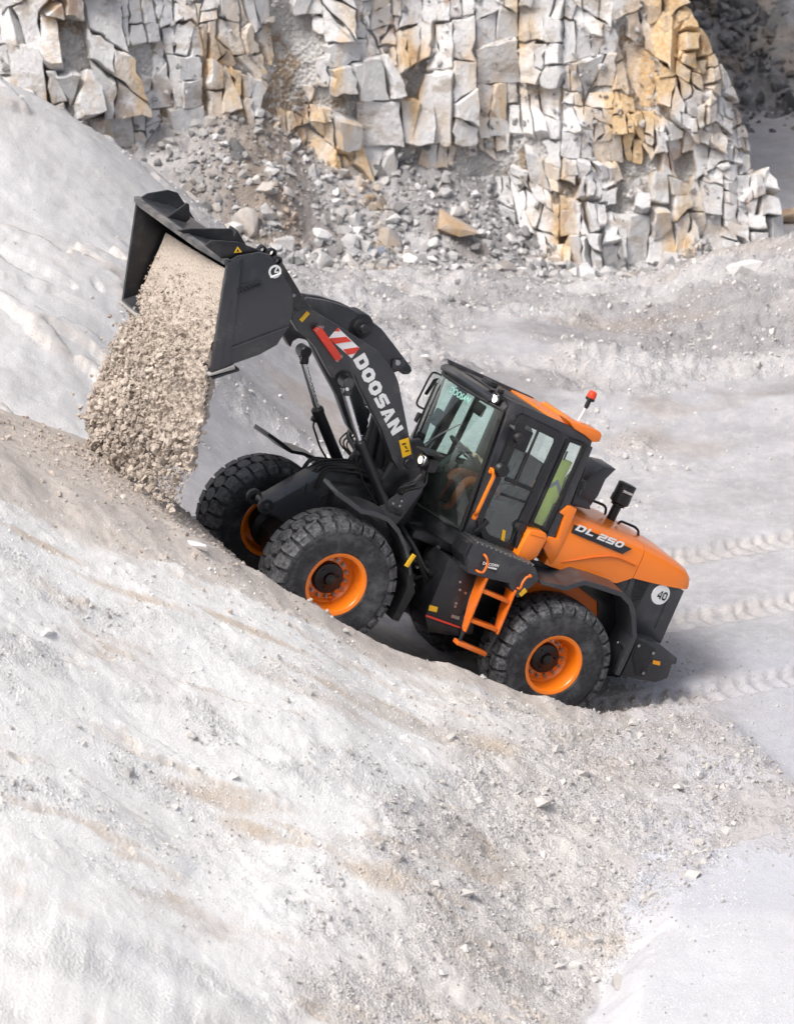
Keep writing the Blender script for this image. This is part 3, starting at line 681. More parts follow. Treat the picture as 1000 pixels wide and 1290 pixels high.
# ---- things on the hood
q = Vector(xyz(769, 654, .0)); b = B()
b.lathe([(.055,-.12),(.055,.17),(.085,.18),(.085,.2),(.10,.21),(.118,.22),(.118,.30),(.112,.305),(.112,.44),(.118,.445),(.10,.46),(0,.465)], 28, (0,0,0), 'z')
pc = part('pre_cleaner', b, 'black_part', loc=tuple(q))
a_ = math.atan2(.62, .78)
text('lettering', 'DOOSAN', 'white_mark', pc, (.124*math.cos(1.35)+.062*math.sin(1.35), .124*math.sin(1.35)-.062*math.cos(1.35), .36), (-math.sin(1.35), math.cos(1.35), 0), (0,0,1), 1, .02, fit=(.124,.03))
for pts, y in (([(742,631),(745,630),(760,636),(763.5,640),(762,648)], .0), ([(778,660),(782,656.5),(800,664),(804.5,669),(803,677)], .25)):
    part('grab_rail', B().tube(round_path([xyz(a, c_, y) for a, c_ in pts], .05), .016, 8), 'black_part')
# tall exhaust scoop behind the cab
b = B(); SC = [(726,620),(741,640),(753,625),(763,602),(776,591),(772,589),(760,587),(750,593),(737,606)]
b.prism(vl([(724,622),(742,640),(754,624),(763,604),(776.5,591),(760,587.5),(748,596),(735,608)], .10), -.28, .10, .012); part('exhaust_scoop', b, 'charcoal')
b = B(); b.prism(vl([(715,636),(745,643),(742,632),(727,622),(719,626)], .45), -.5, .45, .02); part('engine_cowl', b, 'charcoal')
b = B(); b.tube([xyz(722,632,.35), xyz(728,612,.35)], .06, 14); b.tube([xyz(728,614,.35), xyz(731,604,.35)], [.08,.07], 14); part('air_intake', b, 'black_part')

# ================================================================== cab
Y0 = .78
def cab(px, py, y=Y0): return Vector(xyz(px, py, y))
CAB = None
# floor pan and lower skirt
def xa(z): return .10+.20*(z-1.75)/1.45
def bulge(z): return float(np.interp(z, [1.50,1.72,2.30,3.15,3.35], [.26,.32,.48,.27,.27]))
def front_curve(z, n=12):
    out = []
    for i in range(n+1):
        t = -1+2*i/n; y = .745*t; out.append((xa(z)+bulge(z)*(1-abs(t)**2.6), y, z))
    return out
b = B()
ring = lambda z, k: [(p[0]*1.0+k, p[1]*1.0, p[2]) for p in front_curve(z)] + [(-.92, .745, z), (-.92, -.745, z)]
b.loft([ring(1.46,-.10), ring(1.50,-.03), ring(1.70,.0)]); CAB = part('cab', b, 'charcoal', smooth=30)
sk = vl([(536,648),(584,670.5),(604,680),(600,696),(577,691.5),(560,685),(536,668)], Y0)
# side skirt under the glass and door
b = B(); b.prism(vl([(584,670.5),(604,681),(622,692),(652,700),(668,700),(662,712),(640,712),(600,697),(577,691.5)], Y0+.01), .70, Y0+.01, .008); part('side_skirt', b, 'charcoal', CAB)
# lower dark bulk under the cab floor
part('cab_mount', B().box((-.35,0,1.46),(1.2,1.4,.10),.02), 'black_part', CAB)
def post(name, pts, w, mat='charcoal', y=Y0, d=.09, bev=.012):   # pillar: px centre line on a side plane, w half width along x
    q = [Vector(p) for p in pts]; b = B(); r = []
    for p in q: r.append([(p.x-w, p.y-d/2, p.z), (p.x+w, p.y-d/2, p.z), (p.x+w, p.y+d/2, p.z), (p.x-w, p.y+d/2, p.z)])
    b.solid(r, bev); return part(name, b, mat, CAB)
for s in (1, -1):
    m = lambda p: Vector((p.x, p.y*s, p.z))
    P = lambda px, py: m(cab(px, py, Y0-.03))
    if s > 0: post('front_pillar', [P(650,508), P(645,522), P(598,655), P(591,672)], .085, 'charcoal')
    else: post('front_pillar', [Vector((.0,-.73,3.2)), Vector((.03,-.73,2.4)), Vector((.07,-.73,1.7))], .060, 'charcoal')
    post('middle_pillar', [P(711,548), P(709,553), P(663,657), P(657,672)], .050, 'charcoal')
    post('rear_pillar', [P(740,560), P(738,565), P(709,637), P(694,668), P(688,690)], .055, 'charcoal')
    # sill and header beams
    b = B(); b.prism([(t.x, t.z) for t in (P(636,500), P(746,549), P(742,563), P(716,553), P(660,527), P(640,517))], (.70 if s > 0 else -.785), (.785 if s > 0 else -.70), .012); part('roof_beam', b, 'charcoal', CAB)
    b = B(); b.prism([(t.x, t.z) for t in (P(586,668), P(604,679), P(651,697), P(658,680), P(690,670), P(686,692), P(668,706), P(640,704), P(600,690))], (.72 if s > 0 else -.782), (.782 if s > 0 else -.72), .008); part('sill', b, 'charcoal', CAB)
# windscreen (curved)
zz = [1.70,1.85,2.0,2.15,2.3,2.5,2.7,2.9,3.05,3.12]
b = B(); rows = [[b.bm.verts.new(p) for p in front_curve(z, 20)] for z in zz]
for r0, r1 in zip(rows[:-1], rows[1:]):
    for i in range(20): b.bm.faces.new((r0[i], r0[i+1], r1[i+1], r1[i]))
ws = b.done('windscreen', 'glass_green', CAB, smooth=60)
# rubber seal round the windscreen
for edge in ([r for r in front_curve(1.71, 20)], [r for r in front_curve(3.12, 20)]):
    part('seal', B().tube([(p[0]+.004, p[1], p[2]) for p in edge], .018, 6), 'rubber_trim', CAB)
for s in (1, -1):
    part('seal', B().tube([(xa(z)+.012, .748*s, z) for z in zz], .026, 6), 'rubber_trim', CAB)
# wiper, sun band lettering
wp = []
for t in np.linspace(0, 1, 7):
    z = 2.02+.75*t; yy = -.10+.55*t; tt = yy/.745; wp.append((xa(z)+bulge(z)*(1-abs(tt)**2.6)+.025, yy, z))
part('wiper', B().tube(wp, .009, 6), 'steel', CAB)
wp = []
for t in np.linspace(0, 1, 7):
    z = 2.05+.95*t; yy = .02-.40*t; tt = yy/.745; wp.append((xa(z)+bulge(z)*(1-abs(tt)**2.6)+.03, yy, z))
part('wiper', B().tube(wp, .014, 6), 'rubber_trim', CAB)
text('lettering', 'DOOSAN', 'decal_pale', CAB, (.525, -.10, 2.985), (-.10, 1, 0), (-.12, 0, 1), 1, .03, fit=(.42,.08), depth=.002)
# roof: dark header with an orange rear half
def roof_ring(z, g, x0, x1, fr=.14):
    pts = [(x0, -.42), (x0-fr, -.71-g), (x1+.06, -.71-g), (x1, -.58), (x1, .58), (x1+.06, .73+g), (x0-fr, .73+g), (x0, .42)]
    return [(x, y, z) for x, y in pts]
b = B(); b.loft([roof_ring(3.09, .0, .42, -.98), roof_ring(3.12, .02, .43, -.99), roof_ring(3.19, .03, .42, -.99), roof_ring(3.212, -.01, .39, -.97)]); RO = part('roof', b, 'charcoal', CAB, smooth=25)
b = B(); b.loft([roof_ring(3.213, .03, -.56, -1.03, .02), roof_ring(3.228, .03, -.56, -1.04, .02), roof_ring(3.236, -.02, -.60, -1.0, .02)]); part('roof_cap', b, 'orange', CAB, smooth=30)
b = B(); b.prism([(.45,3.13),(.47,3.18),(.42,3.22),(.30,3.228),(.30,3.19)], -.62, .62, .008); part('visor', b, 'charcoal', CAB)
part('roof_hatch', B().box((-.10,-.1,3.218),(.52,1.0,.022),.008), 'charcoal_dark', CAB)
for s in (1, -1):
    pr = vl([(716.5,530),(757,544.5),(758.5,549),(755,557),(747,557.5),(738,549),(724,541)], .83)
    if s < 0: pr = [(x_, z_-.11) for x_, z_ in pr]
    part('roof_corner', B().prism(pr, (.55 if s > 0 else .45)*s, (.83 if s > 0 else .70)*s, .014), 'orange', CAB)
part('roof_corner', B().box((-1.0,0,3.20),(.10,1.2,.14),.03), 'orange', CAB)
# roof work lamps
def lamp(q, mat, r=.055, parent=CAB, yaw=0):
    b = B(); b.lathe([(0,-.09),(r*.8,-.08),(r*1.1,-.01),(r*1.12,.03),(r,.035),(0,.035)], 18, (0,0,0), 'x'); b.box((-.03,0,r*1.3),(.06,.05,.05),.006)
    o = part('work_lamp', b, 'black_part', parent, loc=q); o.rotation_euler = (0, rad(12), yaw)
    B().lathe([(r*.62,.042),(r*.92,.036)], 18, (0,0,0), 'x').done('reflector', 'mirror_face', o); B().lathe([(0,.046),(r*.4,.045),(r*.64,.041)], 18, (0,0,0), 'x').done('lens', mat, o); return o
q = v3(625.5, 502, .62); lamp(tuple(q), 'lamp_lit', .065, yaw=.35)
q = v3(614.5, 498.5, .48); lamp(tuple(q), 'lamp_lit', .04, yaw=.0)
q = v3(569.5, 474, -.66); lamp(tuple(q), 'lamp_lit', .055, yaw=-.2)
q = v3(575, 468, -.78); lamp(tuple(q), 'black_part', .05, yaw=-.9)
part('lamp_hood', B().box(tuple(v3(617,482,.45)), (.1,.22,.06), .015), 'black_part', CAB)
# side glass: door and rear quarter
def pane(name, pts, y, mat, parent):
    q = [xyz(a, c_, y) for a, c_ in pts]; b = B(); b.quad(q); return b.done(name, mat, parent)
DF = [(652,523),(657,521),(706,545),(707,551),(661,655),(654,676),(644,693),(607,677),(598,655),(600,648)]
DI = [(660,534),(698,552.5),(653,652),(650,664),(640,684),(613,672),(606,655),(609,646)]
def framed(name, outer, inner, y0, y1, mat):
    b = B(); n = len(outer)
    oo = [[b.bm.verts.new((x, y, z)) for x, z in vl(outer, y1)] for y in (y0, y1)]
    return b
b = B(); O = vl(DF, Y0); I = vl(DI, Y0)
# frame as ring: bridge outer (10) and inner (8) by resampling
def resample(poly, n):
    P = np.array(poly+[poly[0]]); d = np.r_[0, np.cumsum(np.linalg.norm(np.diff(P, axis=0), axis=1))]; t = np.linspace(0, d[-1], n, endpoint=False)
    return np.stack([np.interp(t, d, P[:, 0]), np.interp(t, d, P[:, 1])], 1)
def ring_frame(outer, inner, y0, y1, n=64):
    o = resample(outer, n); i_ = resample(inner, n); k = np.argmin(np.linalg.norm(i_-o[0], axis=1)); i_ = np.roll(i_, -k, 0)
    b = B(); A = [[b.bm.verts.new((p[0], y, p[1])) for p in q] for q, y in ((o, y0), (o, y1), (i_, y1), (i_, y0))]
    for r0, r1 in zip(A, A[1:]+A[:1]):
        for j in range(n): b.bm.faces.new((r0[j], r0[(j+1)%n], r1[(j+1)%n], r1[j]))
    return b
DOOR = ring_frame(O, I, .79, .825).done('door', 'charcoal_dark', CAB)
pane('door_glass', DI, .80, 'glass_clear', DOOR)
def bar(name, a, c_, y, r, mat, parent): return part(name, B().tube([xyz(*a, y), xyz(*c_, y)], r, 8), mat, parent)
bar('door_bar', (637,603), (672,618), .80, .030, 'charcoal_dark', DOOR)
bar('door_bar', (679,540), (648,612), .815, .016, 'rubber_trim', DOOR)
bar('door_bar', (631,622), (665,634), .80, .020, 'charcoal_dark', DOOR)
part('latch', B().box(tuple(v3(607,664,.83)), (.06,.03,.2), .015, Matrix.Rotation(rad(-25),3,'Y')), 'black_part', DOOR)
plate('number_tag', [(633,667),(637,668.5),(635,682),(631,680)], 'yellow_mark', .806, DOOR, .002)
part('hinge', B().tube([xyz(655,670,.86), xyz(651,690,.86)], .03, 10).lathe([(0,.05),(.06,.05),(.06,-.04)], 14, xyz(655,664,.82)), 'charcoal_dark', DOOR)
QI = [(716,556),(734,561),(686,664),(670,657)]
qf = ring_frame(vl([(713,551),(739,559),(688,669),(665,659)], Y0), vl(QI, Y0), .785, .815).done('quarter_window', 'rubber_trim', CAB)
pane('pane', QI, .80, 'glass_pane', qf)
# right side glass and rear glass
b = B(); b.quad([(.22,-.78,1.8),(.40,-.78,3.1),(-.8,-.78,3.1),(-.85,-.78,1.8)]); part('side_glass', b, 'glass_clear', CAB)
bar_r = B().box((-.25,-.77,2.5),(.06,.05,1.3),.01); part('right_door_post', bar_r, 'charcoal_dark', CAB)
b = B(); b.quad([(-.93,-.68,2.35),(-.93,.68,2.35),(-.90,.68,3.1),(-.90,-.68,3.1)]); part('rear_glass', b, 'glass_clear', CAB)
part('rear_wall', B().box((-.93,0,1.95),(.06,1.44,.82),.01), 'cab_lining', CAB)
# grab bar on the pillar
pts = [xyz(598,650,.80), xyz(601,645,.90), xyz(622,600,.90), xyz(621,592,.90), xyz(619,594,.80)]
part('grab_bar', B().tube(round_path(pts, .05), .022, 10), 'orange', CAB)
for p in ((598,651),(619,593)): part('grab_foot', B().box(xyz(*p, .82), (.05,.05,.07), .012), 'orange', CAB)
# near mirror arm with round and long mirrors
pts = [xyz(645,530,.80), xyz(648,536,1.0), xyz(652,545,1.02), xyz(640,580,1.02), xyz(634,590,1.0)]
MI = part('mirror_arm', B().tube(round_path(pts, .06), .013, 8), 'black_part', CAB)
part('mirror', B().solid([[Vector(xyz(*p, y)) for p in ((650,535),(672,545),(661,571),(641,562))] for y in (.97, 1.02)], .012), 'black_part', MI)
B().lathe([(0,.05),(.05,.045),(.065,.0),(.05,-.04),(0,-.05)], 18, xyz(653,552,1.06)).done('round_mirror', 'black_part', MI)
B().lathe([(0,.05),(.07,.045),(.092,.0),(.07,-.05),(0,-.06)], 20, xyz(632,592,.98)).done('round_mirror', 'black_part', MI)
part('mirror_clip', B().box(xyz(646,538,.95), (.03,.12,.03), .006), 'steel', MI)
# far mirror
y = -.95
FM = part('mirror_arm', B().tube(round_path([xyz(570,480,-.7), xyz(551,470,y), xyz(545,468.5,y), xyz(540,476,y), xyz(523,510,y), xyz(541,518.5,-.85), xyz(545,521,-.72)], .06), .013, 8), 'black_part', CAB)
b = B(); b.solid([[Vector(xyz(*p, yy)) for p in ((546,477),(553.5,475.5),(538,498),(534,496))] for yy in (y-.02, y+.05)], .01); part('mirror', b, 'black_part', FM)
part('mirror', B().box(xyz(527,526,y), (.06,.08,.12), .02), 'black_part', FM)
# rear handrail, beacon
part('handrail', B().tube(round_path([xyz(731,585,.55), xyz(735,582,.62), xyz(737,589,.62), xyz(718,640,.62), xyz(715,641,.55)], .05), .014, 8), 'black_part', CAB)
q = Vector(xyz(728, 531, .25)); q2 = Vector(xyz(737.5, 514, .25)); ax = (Vector(xyz(742,503,.25))-q).normalized()
part('beacon_stalk', B().tube([q, q2], .016, 8), 'white_mark', CAB)
bq = q2; b = B().tube([bq, bq+Vector((0,0,.03)), bq+Vector((0,0,.09)), bq+Vector((0,0,.10)), bq+Vector((0,0,.13))], [.022,.028,.026,.055,.055], 14); bo = part('beacon', b, 'black_part', CAB)
part('beacon_lens', B().tube([bq+Vector((0,0,.131)), bq+Vector((0,0,.15)), bq+Vector((0,0,.20)), bq+Vector((0,0,.215))], [.052,.056,.048,.03], 16), 'beacon_red', bo)
# ---- inside the cab
part('cab_floor', B().box((-.25,0,1.72),(1.1,1.36,.04),.01), 'cab_lining', CAB)
part('dash', B().solid([[(.40,y,1.75),(.46,y,2.12),(.32,y,2.20),(.20,y,2.1),(.22,y,1.75)] for y in (-.22,.22)], .03), 'cab_lining', CAB)
part('steering_column', B().tube([(.30,0,2.1),(.12,0,2.42)], .045, 12), 'cab_lining', CAB)
sc = Vector((.10,0,2.46)); sn = Vector((-.45,0,.9)).normalized(); u_ = Vector((0,1,0)); w_ = sn.cross(u_)
b = B(); b.tube([sc+(u_*math.cos(a)+w_*math.sin(a))*.19 for a in np.linspace(0, 2*PI, 29)], .015, 8)
for a in (0.3, PI-.3, 1.5*PI): b.tube([sc, sc+(u_*math.cos(a)+w_*math.sin(a))*.19], .013, 6)
part('steering_wheel', b, 'rubber_trim', CAB)
part('monitor', B().box((.25,-.52,2.62),(.05,.24,.2),.03), 'black_part', CAB); part('monitor_arm', B().tube([(.25,-.52,2.6),(.28,-.66,2.55)], .03, 8), 'black_part', CAB)
part('inner_mirror', B().box((.40,.45,3.0),(.04,.22,.14),.03), 'black_part', CAB)
part('console', B().solid([[(.15,y,1.75),(.15,y,2.22),(-.55,y,2.30),(-.6,y,1.75)] for y in (-.70,-.42)], .03), 'cab_lining', CAB)
b = B(); b.box((-.42,0,2.02),(.50,.50,.14),.05); b.box((-.42,0,1.86),(.3,.3,.22),.02); SE = part('seat', b, 'seat_cloth', CAB)
part('backrest', B().solid([[(x,y,z) for y in (-.24,.24)][:1]+[(x+.0,-.2,z),(x,.2,z),(x,.24,z),(x-.12,.2,z),(x-.12,-.2,z)] for x, z in ((-.60,2.05),(-.70,2.4),(-.76,2.68))], .02), 'seat_cloth', SE)
part('armrest', B().box((-.42,-.31,2.26),(.36,.09,.07),.02), 'seat_cloth', SE)
part('roof_lining', B().box((-.3,0,3.09),(1.2,1.42,.02),.004), 'cab_lining', CAB)

# ---- hi-vis jacket hanging at the rear left window
k = N('hi_vis'); co = k.pos(True); sx = k.n('SeparateXYZ'); k.l(co, sx.inputs[0]); ab = k.math('ABSOLUTE', k.math('SUBTRACT', sx.outputs['X'], .0))
wv_ = k.math('ADD', sx.outputs['Z'], k.math('MULTIPLY', ab, 1.1)); band = k.math('ABSOLUTE', k.math('SUBTRACT', wv_, -.26)); tf = k.math('LESS_THAN', band, .032)
k.base(k.mix(tf, (.78,1.0,.22), (.40,.43,.45))); k.setb(rough=.8); k.bump(k.noise(co, 14, 3), .3, .02); MAT['hi_vis'] = k.m
rings = []
for i in range(15):
    t = i/14; z = -.80*t; wd_ = (.10+.06*math.sin(t*2.2))*(1-.35*t**3); ring = []
    for j in range(20):
        a = 2*PI*j/20; r = 1+.14*math.sin(3*a+4*t)+.07*math.sin(7*a-6*t)
        ring.append((wd_*r*math.cos(a)+.03*math.sin(5*t), .055*r*math.sin(a), z))
    rings.append(ring)
b = B(); b.loft(rings); JK = b.done('jacket', 'hi_vis', None, smooth=60)
JK.matrix_world = LD.matrix_world @ Matrix.Translation((-.80,.60,2.86)) @ Matrix.Rotation(rad(4),4,'Y')
tag(JK, 'lime hi-vis jacket with grey tape hanging inside the rear cab window', 'jacket')
B().tube([(0,0,.10),(0,0,-.02)], .012, 6).done('hanger_loop', 'black_part', JK)

# ---- operator on the seat: one skinned body
def skinned(name, nodes, edges, mat_fn, levels=1):
    me = bpy.data.meshes.new(name); me.from_pydata([n_[0] for n_ in nodes], edges, []); o = bpy.data.objects.new(name, me); COL.objects.link(o)
    md = o.modifiers.new('skin', 'SKIN'); md.use_smooth_shade = True; sv = me.skin_vertices[0].data
    for i, n_ in enumerate(nodes): r = n_[1]; sv[i].radius = r if isinstance(r, tuple) else (r, r); sv[i].use_root = (i == 0)
    sd = o.modifiers.new('sub', 'SUBSURF'); sd.levels = levels; sd.render_levels = levels
    bpy.context.view_layer.update(); em = bpy.data.meshes.new_from_object(o.evaluated_get(bpy.context.evaluated_depsgraph_get())); bpy.data.objects.remove(o)
    o = bpy.data.objects.new(name, em); COL.objects.link(o); em.polygons.foreach_set('use_smooth', [True]*len(em.polygons)); return o
nod = [((-.52,0,2.16),(.16,.12)), ((-.54,0,2.32),(.15,.11)), ((-.56,0,2.50),(.17,.12)), ((-.56,0,2.62),(.13,.09)), ((-.54,0,2.70),.055), ((-.52,0,2.78),(.075,.085)), ((-.515,0,2.86),(.078,.095)), ((-.52,0,2.93),(.055,.07))]
edg = [(i, i+1) for i in range(7)]
for s in (1, -1):
    b0 = len(nod)
    nod += [((-.42,.11*s,2.15),.095), ((-.22,.15*s,2.18),.082), ((-.02,.16*s,2.18),.064), ((.03,.16*s,1.98),.055), ((.04,.16*s,1.82),.045), ((.14,.17*s,1.79),.04)]
    edg += [(0, b0)]+[(b0+i, b0+i+1) for i in range(5)]
    a0 = len(nod)
    nod += [((-.55,.20*s,2.58),.062), ((-.46,.27*s,2.40),.050), ((-.34,.26*s,2.28),.042), ((-.14,.18*s,2.40),.032), ((-.05,.15*s,2.45),(.030,.018)), ((-.01,.14*s,2.47),(.034,.016))]
    edg += [(2, a0)]+[(a0+i, a0+i+1) for i in range(5)]
    for f_ in range(4):
        q0 = len(nod); oy = (.14+.02*(f_-1.5))*s; nod += [((.025,oy,2.485),.009), ((.045+.003*f_,oy,2.465),.0085), ((.035,oy,2.44),.008)]; edg += [(a0+5, q0), (q0, q0+1), (q0+1, q0+2)]
    q0 = len(nod); nod += [((-.03,.115*s,2.46),.010), ((.0,.10*s,2.445),.009)]; edg += [(a0+4, q0), (q0, q0+1)]
PE = skinned('person', nod, edg, None, 1)
for c_, nm in (((.03,.032,.036), 'work_jacket'), ((.30,.065,.022), 'work_trousers'), ((.55,.33,.24), 'skin'), ((.02,.02,.02), 'cap_cloth')):
    k = N(nm); k.setb(base=c_, rough=.8); k.bump(k.noise(k.pos(True), 12, 4), .3, .02); MAT[nm] = k.m
for nm in ('work_jacket', 'work_trousers', 'skin', 'cap_cloth'): PE.data.materials.append(MAT[nm])
for p_ in PE.data.polygons:
    c_ = p_.center
    hand = c_.x > -.10 and c_.z > 2.38
    p_.material_index = 2 if hand or (c_.z > 2.69 and c_.z < 3.2 and c_.x > -.7) else (1 if (c_.z < 2.27 and (c_.x > -.44 or c_.z < 2.2)) else 0)
PE.matrix_world = LD.matrix_world @ Matrix.Translation((-.03,0,0))
tag(PE, 'person in orange trousers and dark cap sitting at the controls inside the cab', 'person')
b = B(); b.lathe([(.0,.10),(.05,.092),(.082,.055),(.092,.0),(.094,-.02)], 18, (-.515,0,2.90), 'z'); b.box((-.41,0,2.895),(.10,.14,.012),.005); b.done('cap', 'cap_cloth', PE)
b = B()
for s in (1,-1): b.lathe([(0,.008),(.009,.004),(.010,-.002)], 8, (-.425,.034*s,2.85), 'x')
b.done('eye', 'cap_cloth', PE)
b = B(); b.solid([[(-.43,-.008,2.855),(-.43,.008,2.855),(-.425,.008,2.85)],[(-.42,-.014,2.815),(-.42,.014,2.815),(-.398,.0,2.815)]], .002); b.done('nose', 'skin', PE)
b = B()
for s in (1,-1): b.lathe([(0,.012*s),(.022,.008*s),(.026,-.004*s)], 10, (-.52,.092*s,2.84))
b.done('ear', 'skin', PE)
B().box((-.425,0,2.785),(.012,.045,.008),.003).done('mouth', 'work_trousers', PE)
# ================================================================== terrain
def hash2(ix, iy, seed):
    h = (ix.astype(np.int64)*374761393 + iy.astype(np.int64)*668265263 + seed*982451653) & 0xffffffff
    h = ((h ^ (h >> 13))*1274126177) & 0xffffffff
    return (h ^ (h >> 16)) & 0xffffffff
def perlin(x, y, seed=0):
    ix = np.floor(x); iy = np.floor(y); fx = x-ix; fy = y-iy; ix = ix.astype(np.int64); iy = iy.astype(np.int64)
    ux = fx*fx*fx*(fx*(fx*6-15)+10); uy = fy*fy*fy*(fy*(fy*6-15)+10)
    def g(dx, dy):
        a = hash2(ix+dx, iy+dy, seed)*(2*PI/4294967296.0); return np.cos(a)*(fx-dx)+np.sin(a)*(fy-dy)
    return ((g(0,0)*(1-ux)+g(1,0)*ux)*(1-uy) + (g(0,1)*(1-ux)+g(1,1)*ux)*uy)*1.4
def fbm(x, y, sc, oct=4, seed=0, gain=.5, ridged=False):
    o = np.zeros_like(x); a = 1.0; f = 1.0/sc; t = 0
    for i in range(oct):
        n = perlin(x*f+i*17.3, y*f-i*9.1, seed+i)
        if ridged: n = 1-2*np.abs(n)
        o += a*n; t += a; a *= gain; f *= 2.03
    return o/t
def sstep(a, b, x): t = np.clip((x-a)/(b-a), 0, 1); return t*t*(3-2*t)
def smax(a, b, k): h = np.clip(.5+.5*(a-b)/k, 0, 1); return b*(1-h)+a*h+k*h*(1-h)
HX, HY = math.cos(YAW), math.sin(YAW)
def uw(X, Y):
    dx = X-VT[0]; dy = Y-VT[1]; return dx*HX+dy*HY, dx*(-HY)+dy*HX      # u ahead of the loader, w to its left (towards the camera)
cP, sP = math.cos(VP), math.sin(VP)
RU = [(x*cP-z*sP, VT[2]+x*sP+z*cP) for x, z in ((-1.45,.012),(-.8,.015),(0,.02),(1.0,.03),(1.35,.07),(1.6,.11),(1.85,.21),(2.15,.36),(2.5,.54),(3.0,.66),(3.6,.74),(4.4,.76),(5.5,.80),(6.5,.90),(8,.95),(10,.6),(13,-.8))]
RU = [(-40,0.0),(-2.1,0.0),(-1.72,.04)]+RU+[(30,6.2)]
def ramp_z(u): return np.interp(u, [a for a, _ in RU], [c for _, c in RU])
_ug = np.arange(-45, 35, .05)
def smooth_tab(xs, ys, sig=.45):
    t = np.interp(_ug, xs, ys); k_ = np.exp(-.5*(np.arange(-60, 61)*.05/sig)**2); k_ /= k_.sum(); return np.convolve(np.pad(t, 60, 'edge'), k_, 'valid')
T_ZR = smooth_tab([a for a, _ in RU], [c for _, c in RU], .18); T_ZF = None
# base surface away from the ramp: thin-plate spline through points read off the photograph
CP = []
for px, py, Y in [(1000,300,46),(900,323,46),(830,350,46.5),(760,353,47),(640,348,47),(500,346,46.5),(370,342,46),(900,450,43.3),(980,430,43.6),(700,430,43.5),(800,400,44.8),(560,430,43.3),(420,430,42.2),(380,480,40.6),(300,530,38.2),(260,560,36.8),
                  (0,120,42),(100,165,42.3),(205,238,43),(280,290,44),(0,300,38.6),(0,430,35.6),(100,300,39.6),(100,430,36.6),(200,400,38.6),(-150,60,42),(-150,300,38),(600,400,44.5)]:
    CP.append(tuple(wd(px, py, Y)))
CP += [(x, y, 0.0) for x in (-12,-6,0,6,12) for y in (8,16,23)] + [(x, y, 0.0) for x in (3.5,6,10) for y in (28,32,36)] + [(4.2,39.5,.05),(7,40,.1),(2.5,37,.15),(1.2,36,.4),(-1,35.2,1.0)]
CP += [(-3,47.6,1.6),(0,48,.65),(3,48.2,.35),(6,48.2,.5),(9,46,1.9),(12,44,2.0),(10,52,.2),(7.4,52,.1),(7.5,58,0),(9,64,.0),(14,56,0),(14,66,0),(4,60,0),(-4,60,2),(-9,48,4),(-14,44,5.5),(-14,36,5),(-9,33.5,4.2),(-6.5,33.5,3.5),(-14,28,4.5),(30,30,0),(30,60,0),(-30,40,6),(-30,20,3),(0,75,0),(30,90,0),(-30,90,3)]
CP = np.array(CP)
def tps_fit(P, lam=.02):
    d = np.linalg.norm(P[:,None,:2]-P[None,:,:2], axis=2); K = np.where(d > 0, d*d*np.log(d+1e-9), 0)+lam*np.eye(len(P))
    A = np.zeros((len(P)+3,)*2); A[:len(P),:len(P)] = K; A[:len(P),-3:] = np.c_[np.ones(len(P)), P[:,:2]]; A[-3:,:len(P)] = A[:len(P),-3:].T
    return np.linalg.solve(A, np.r_[P[:,2], 0,0,0])
TW = tps_fit(CP)
def tps(X, Y):
    o = TW[-3]+TW[-2]*X+TW[-1]*Y
    for (px, py, _), wt in zip(CP, TW):
        d2 = (X-px)**2+(Y-py)**2+1e-9; o = o+wt*.5*d2*np.log(d2)
    return o
def cliff_y0(X): return np.interp(X, [-30,-14,-8,-3.4,-1.5,0,5,7,10], [46,46.5,47.6,48.6,50.2,50.4,50.8,51.2,51.5])
HBX = [-4,-3.2,-2.5,-1.9,-1.5,-.8,.1,1.2,1.7,2.2,2.6,3.2,4.5,6,8]; HBY = [0.06,.24,.34,.39,.42,.42,.40,.40,.30,.12,.0,-.02,-.04,.08,.1]
T_HB = smooth_tab(HBX, HBY, .15); T_CZ = smooth_tab(_ug, np.interp(_ug, [a for a, _ in RU], [c for _, c in RU])+np.interp(_ug, HBX, HBY), .40)
T_SL = smooth_tab([-4,-2.3,-1.3,0,1,3,5,8], [.04,.055,.13,.24,.29,.36,.40,.40], .5)
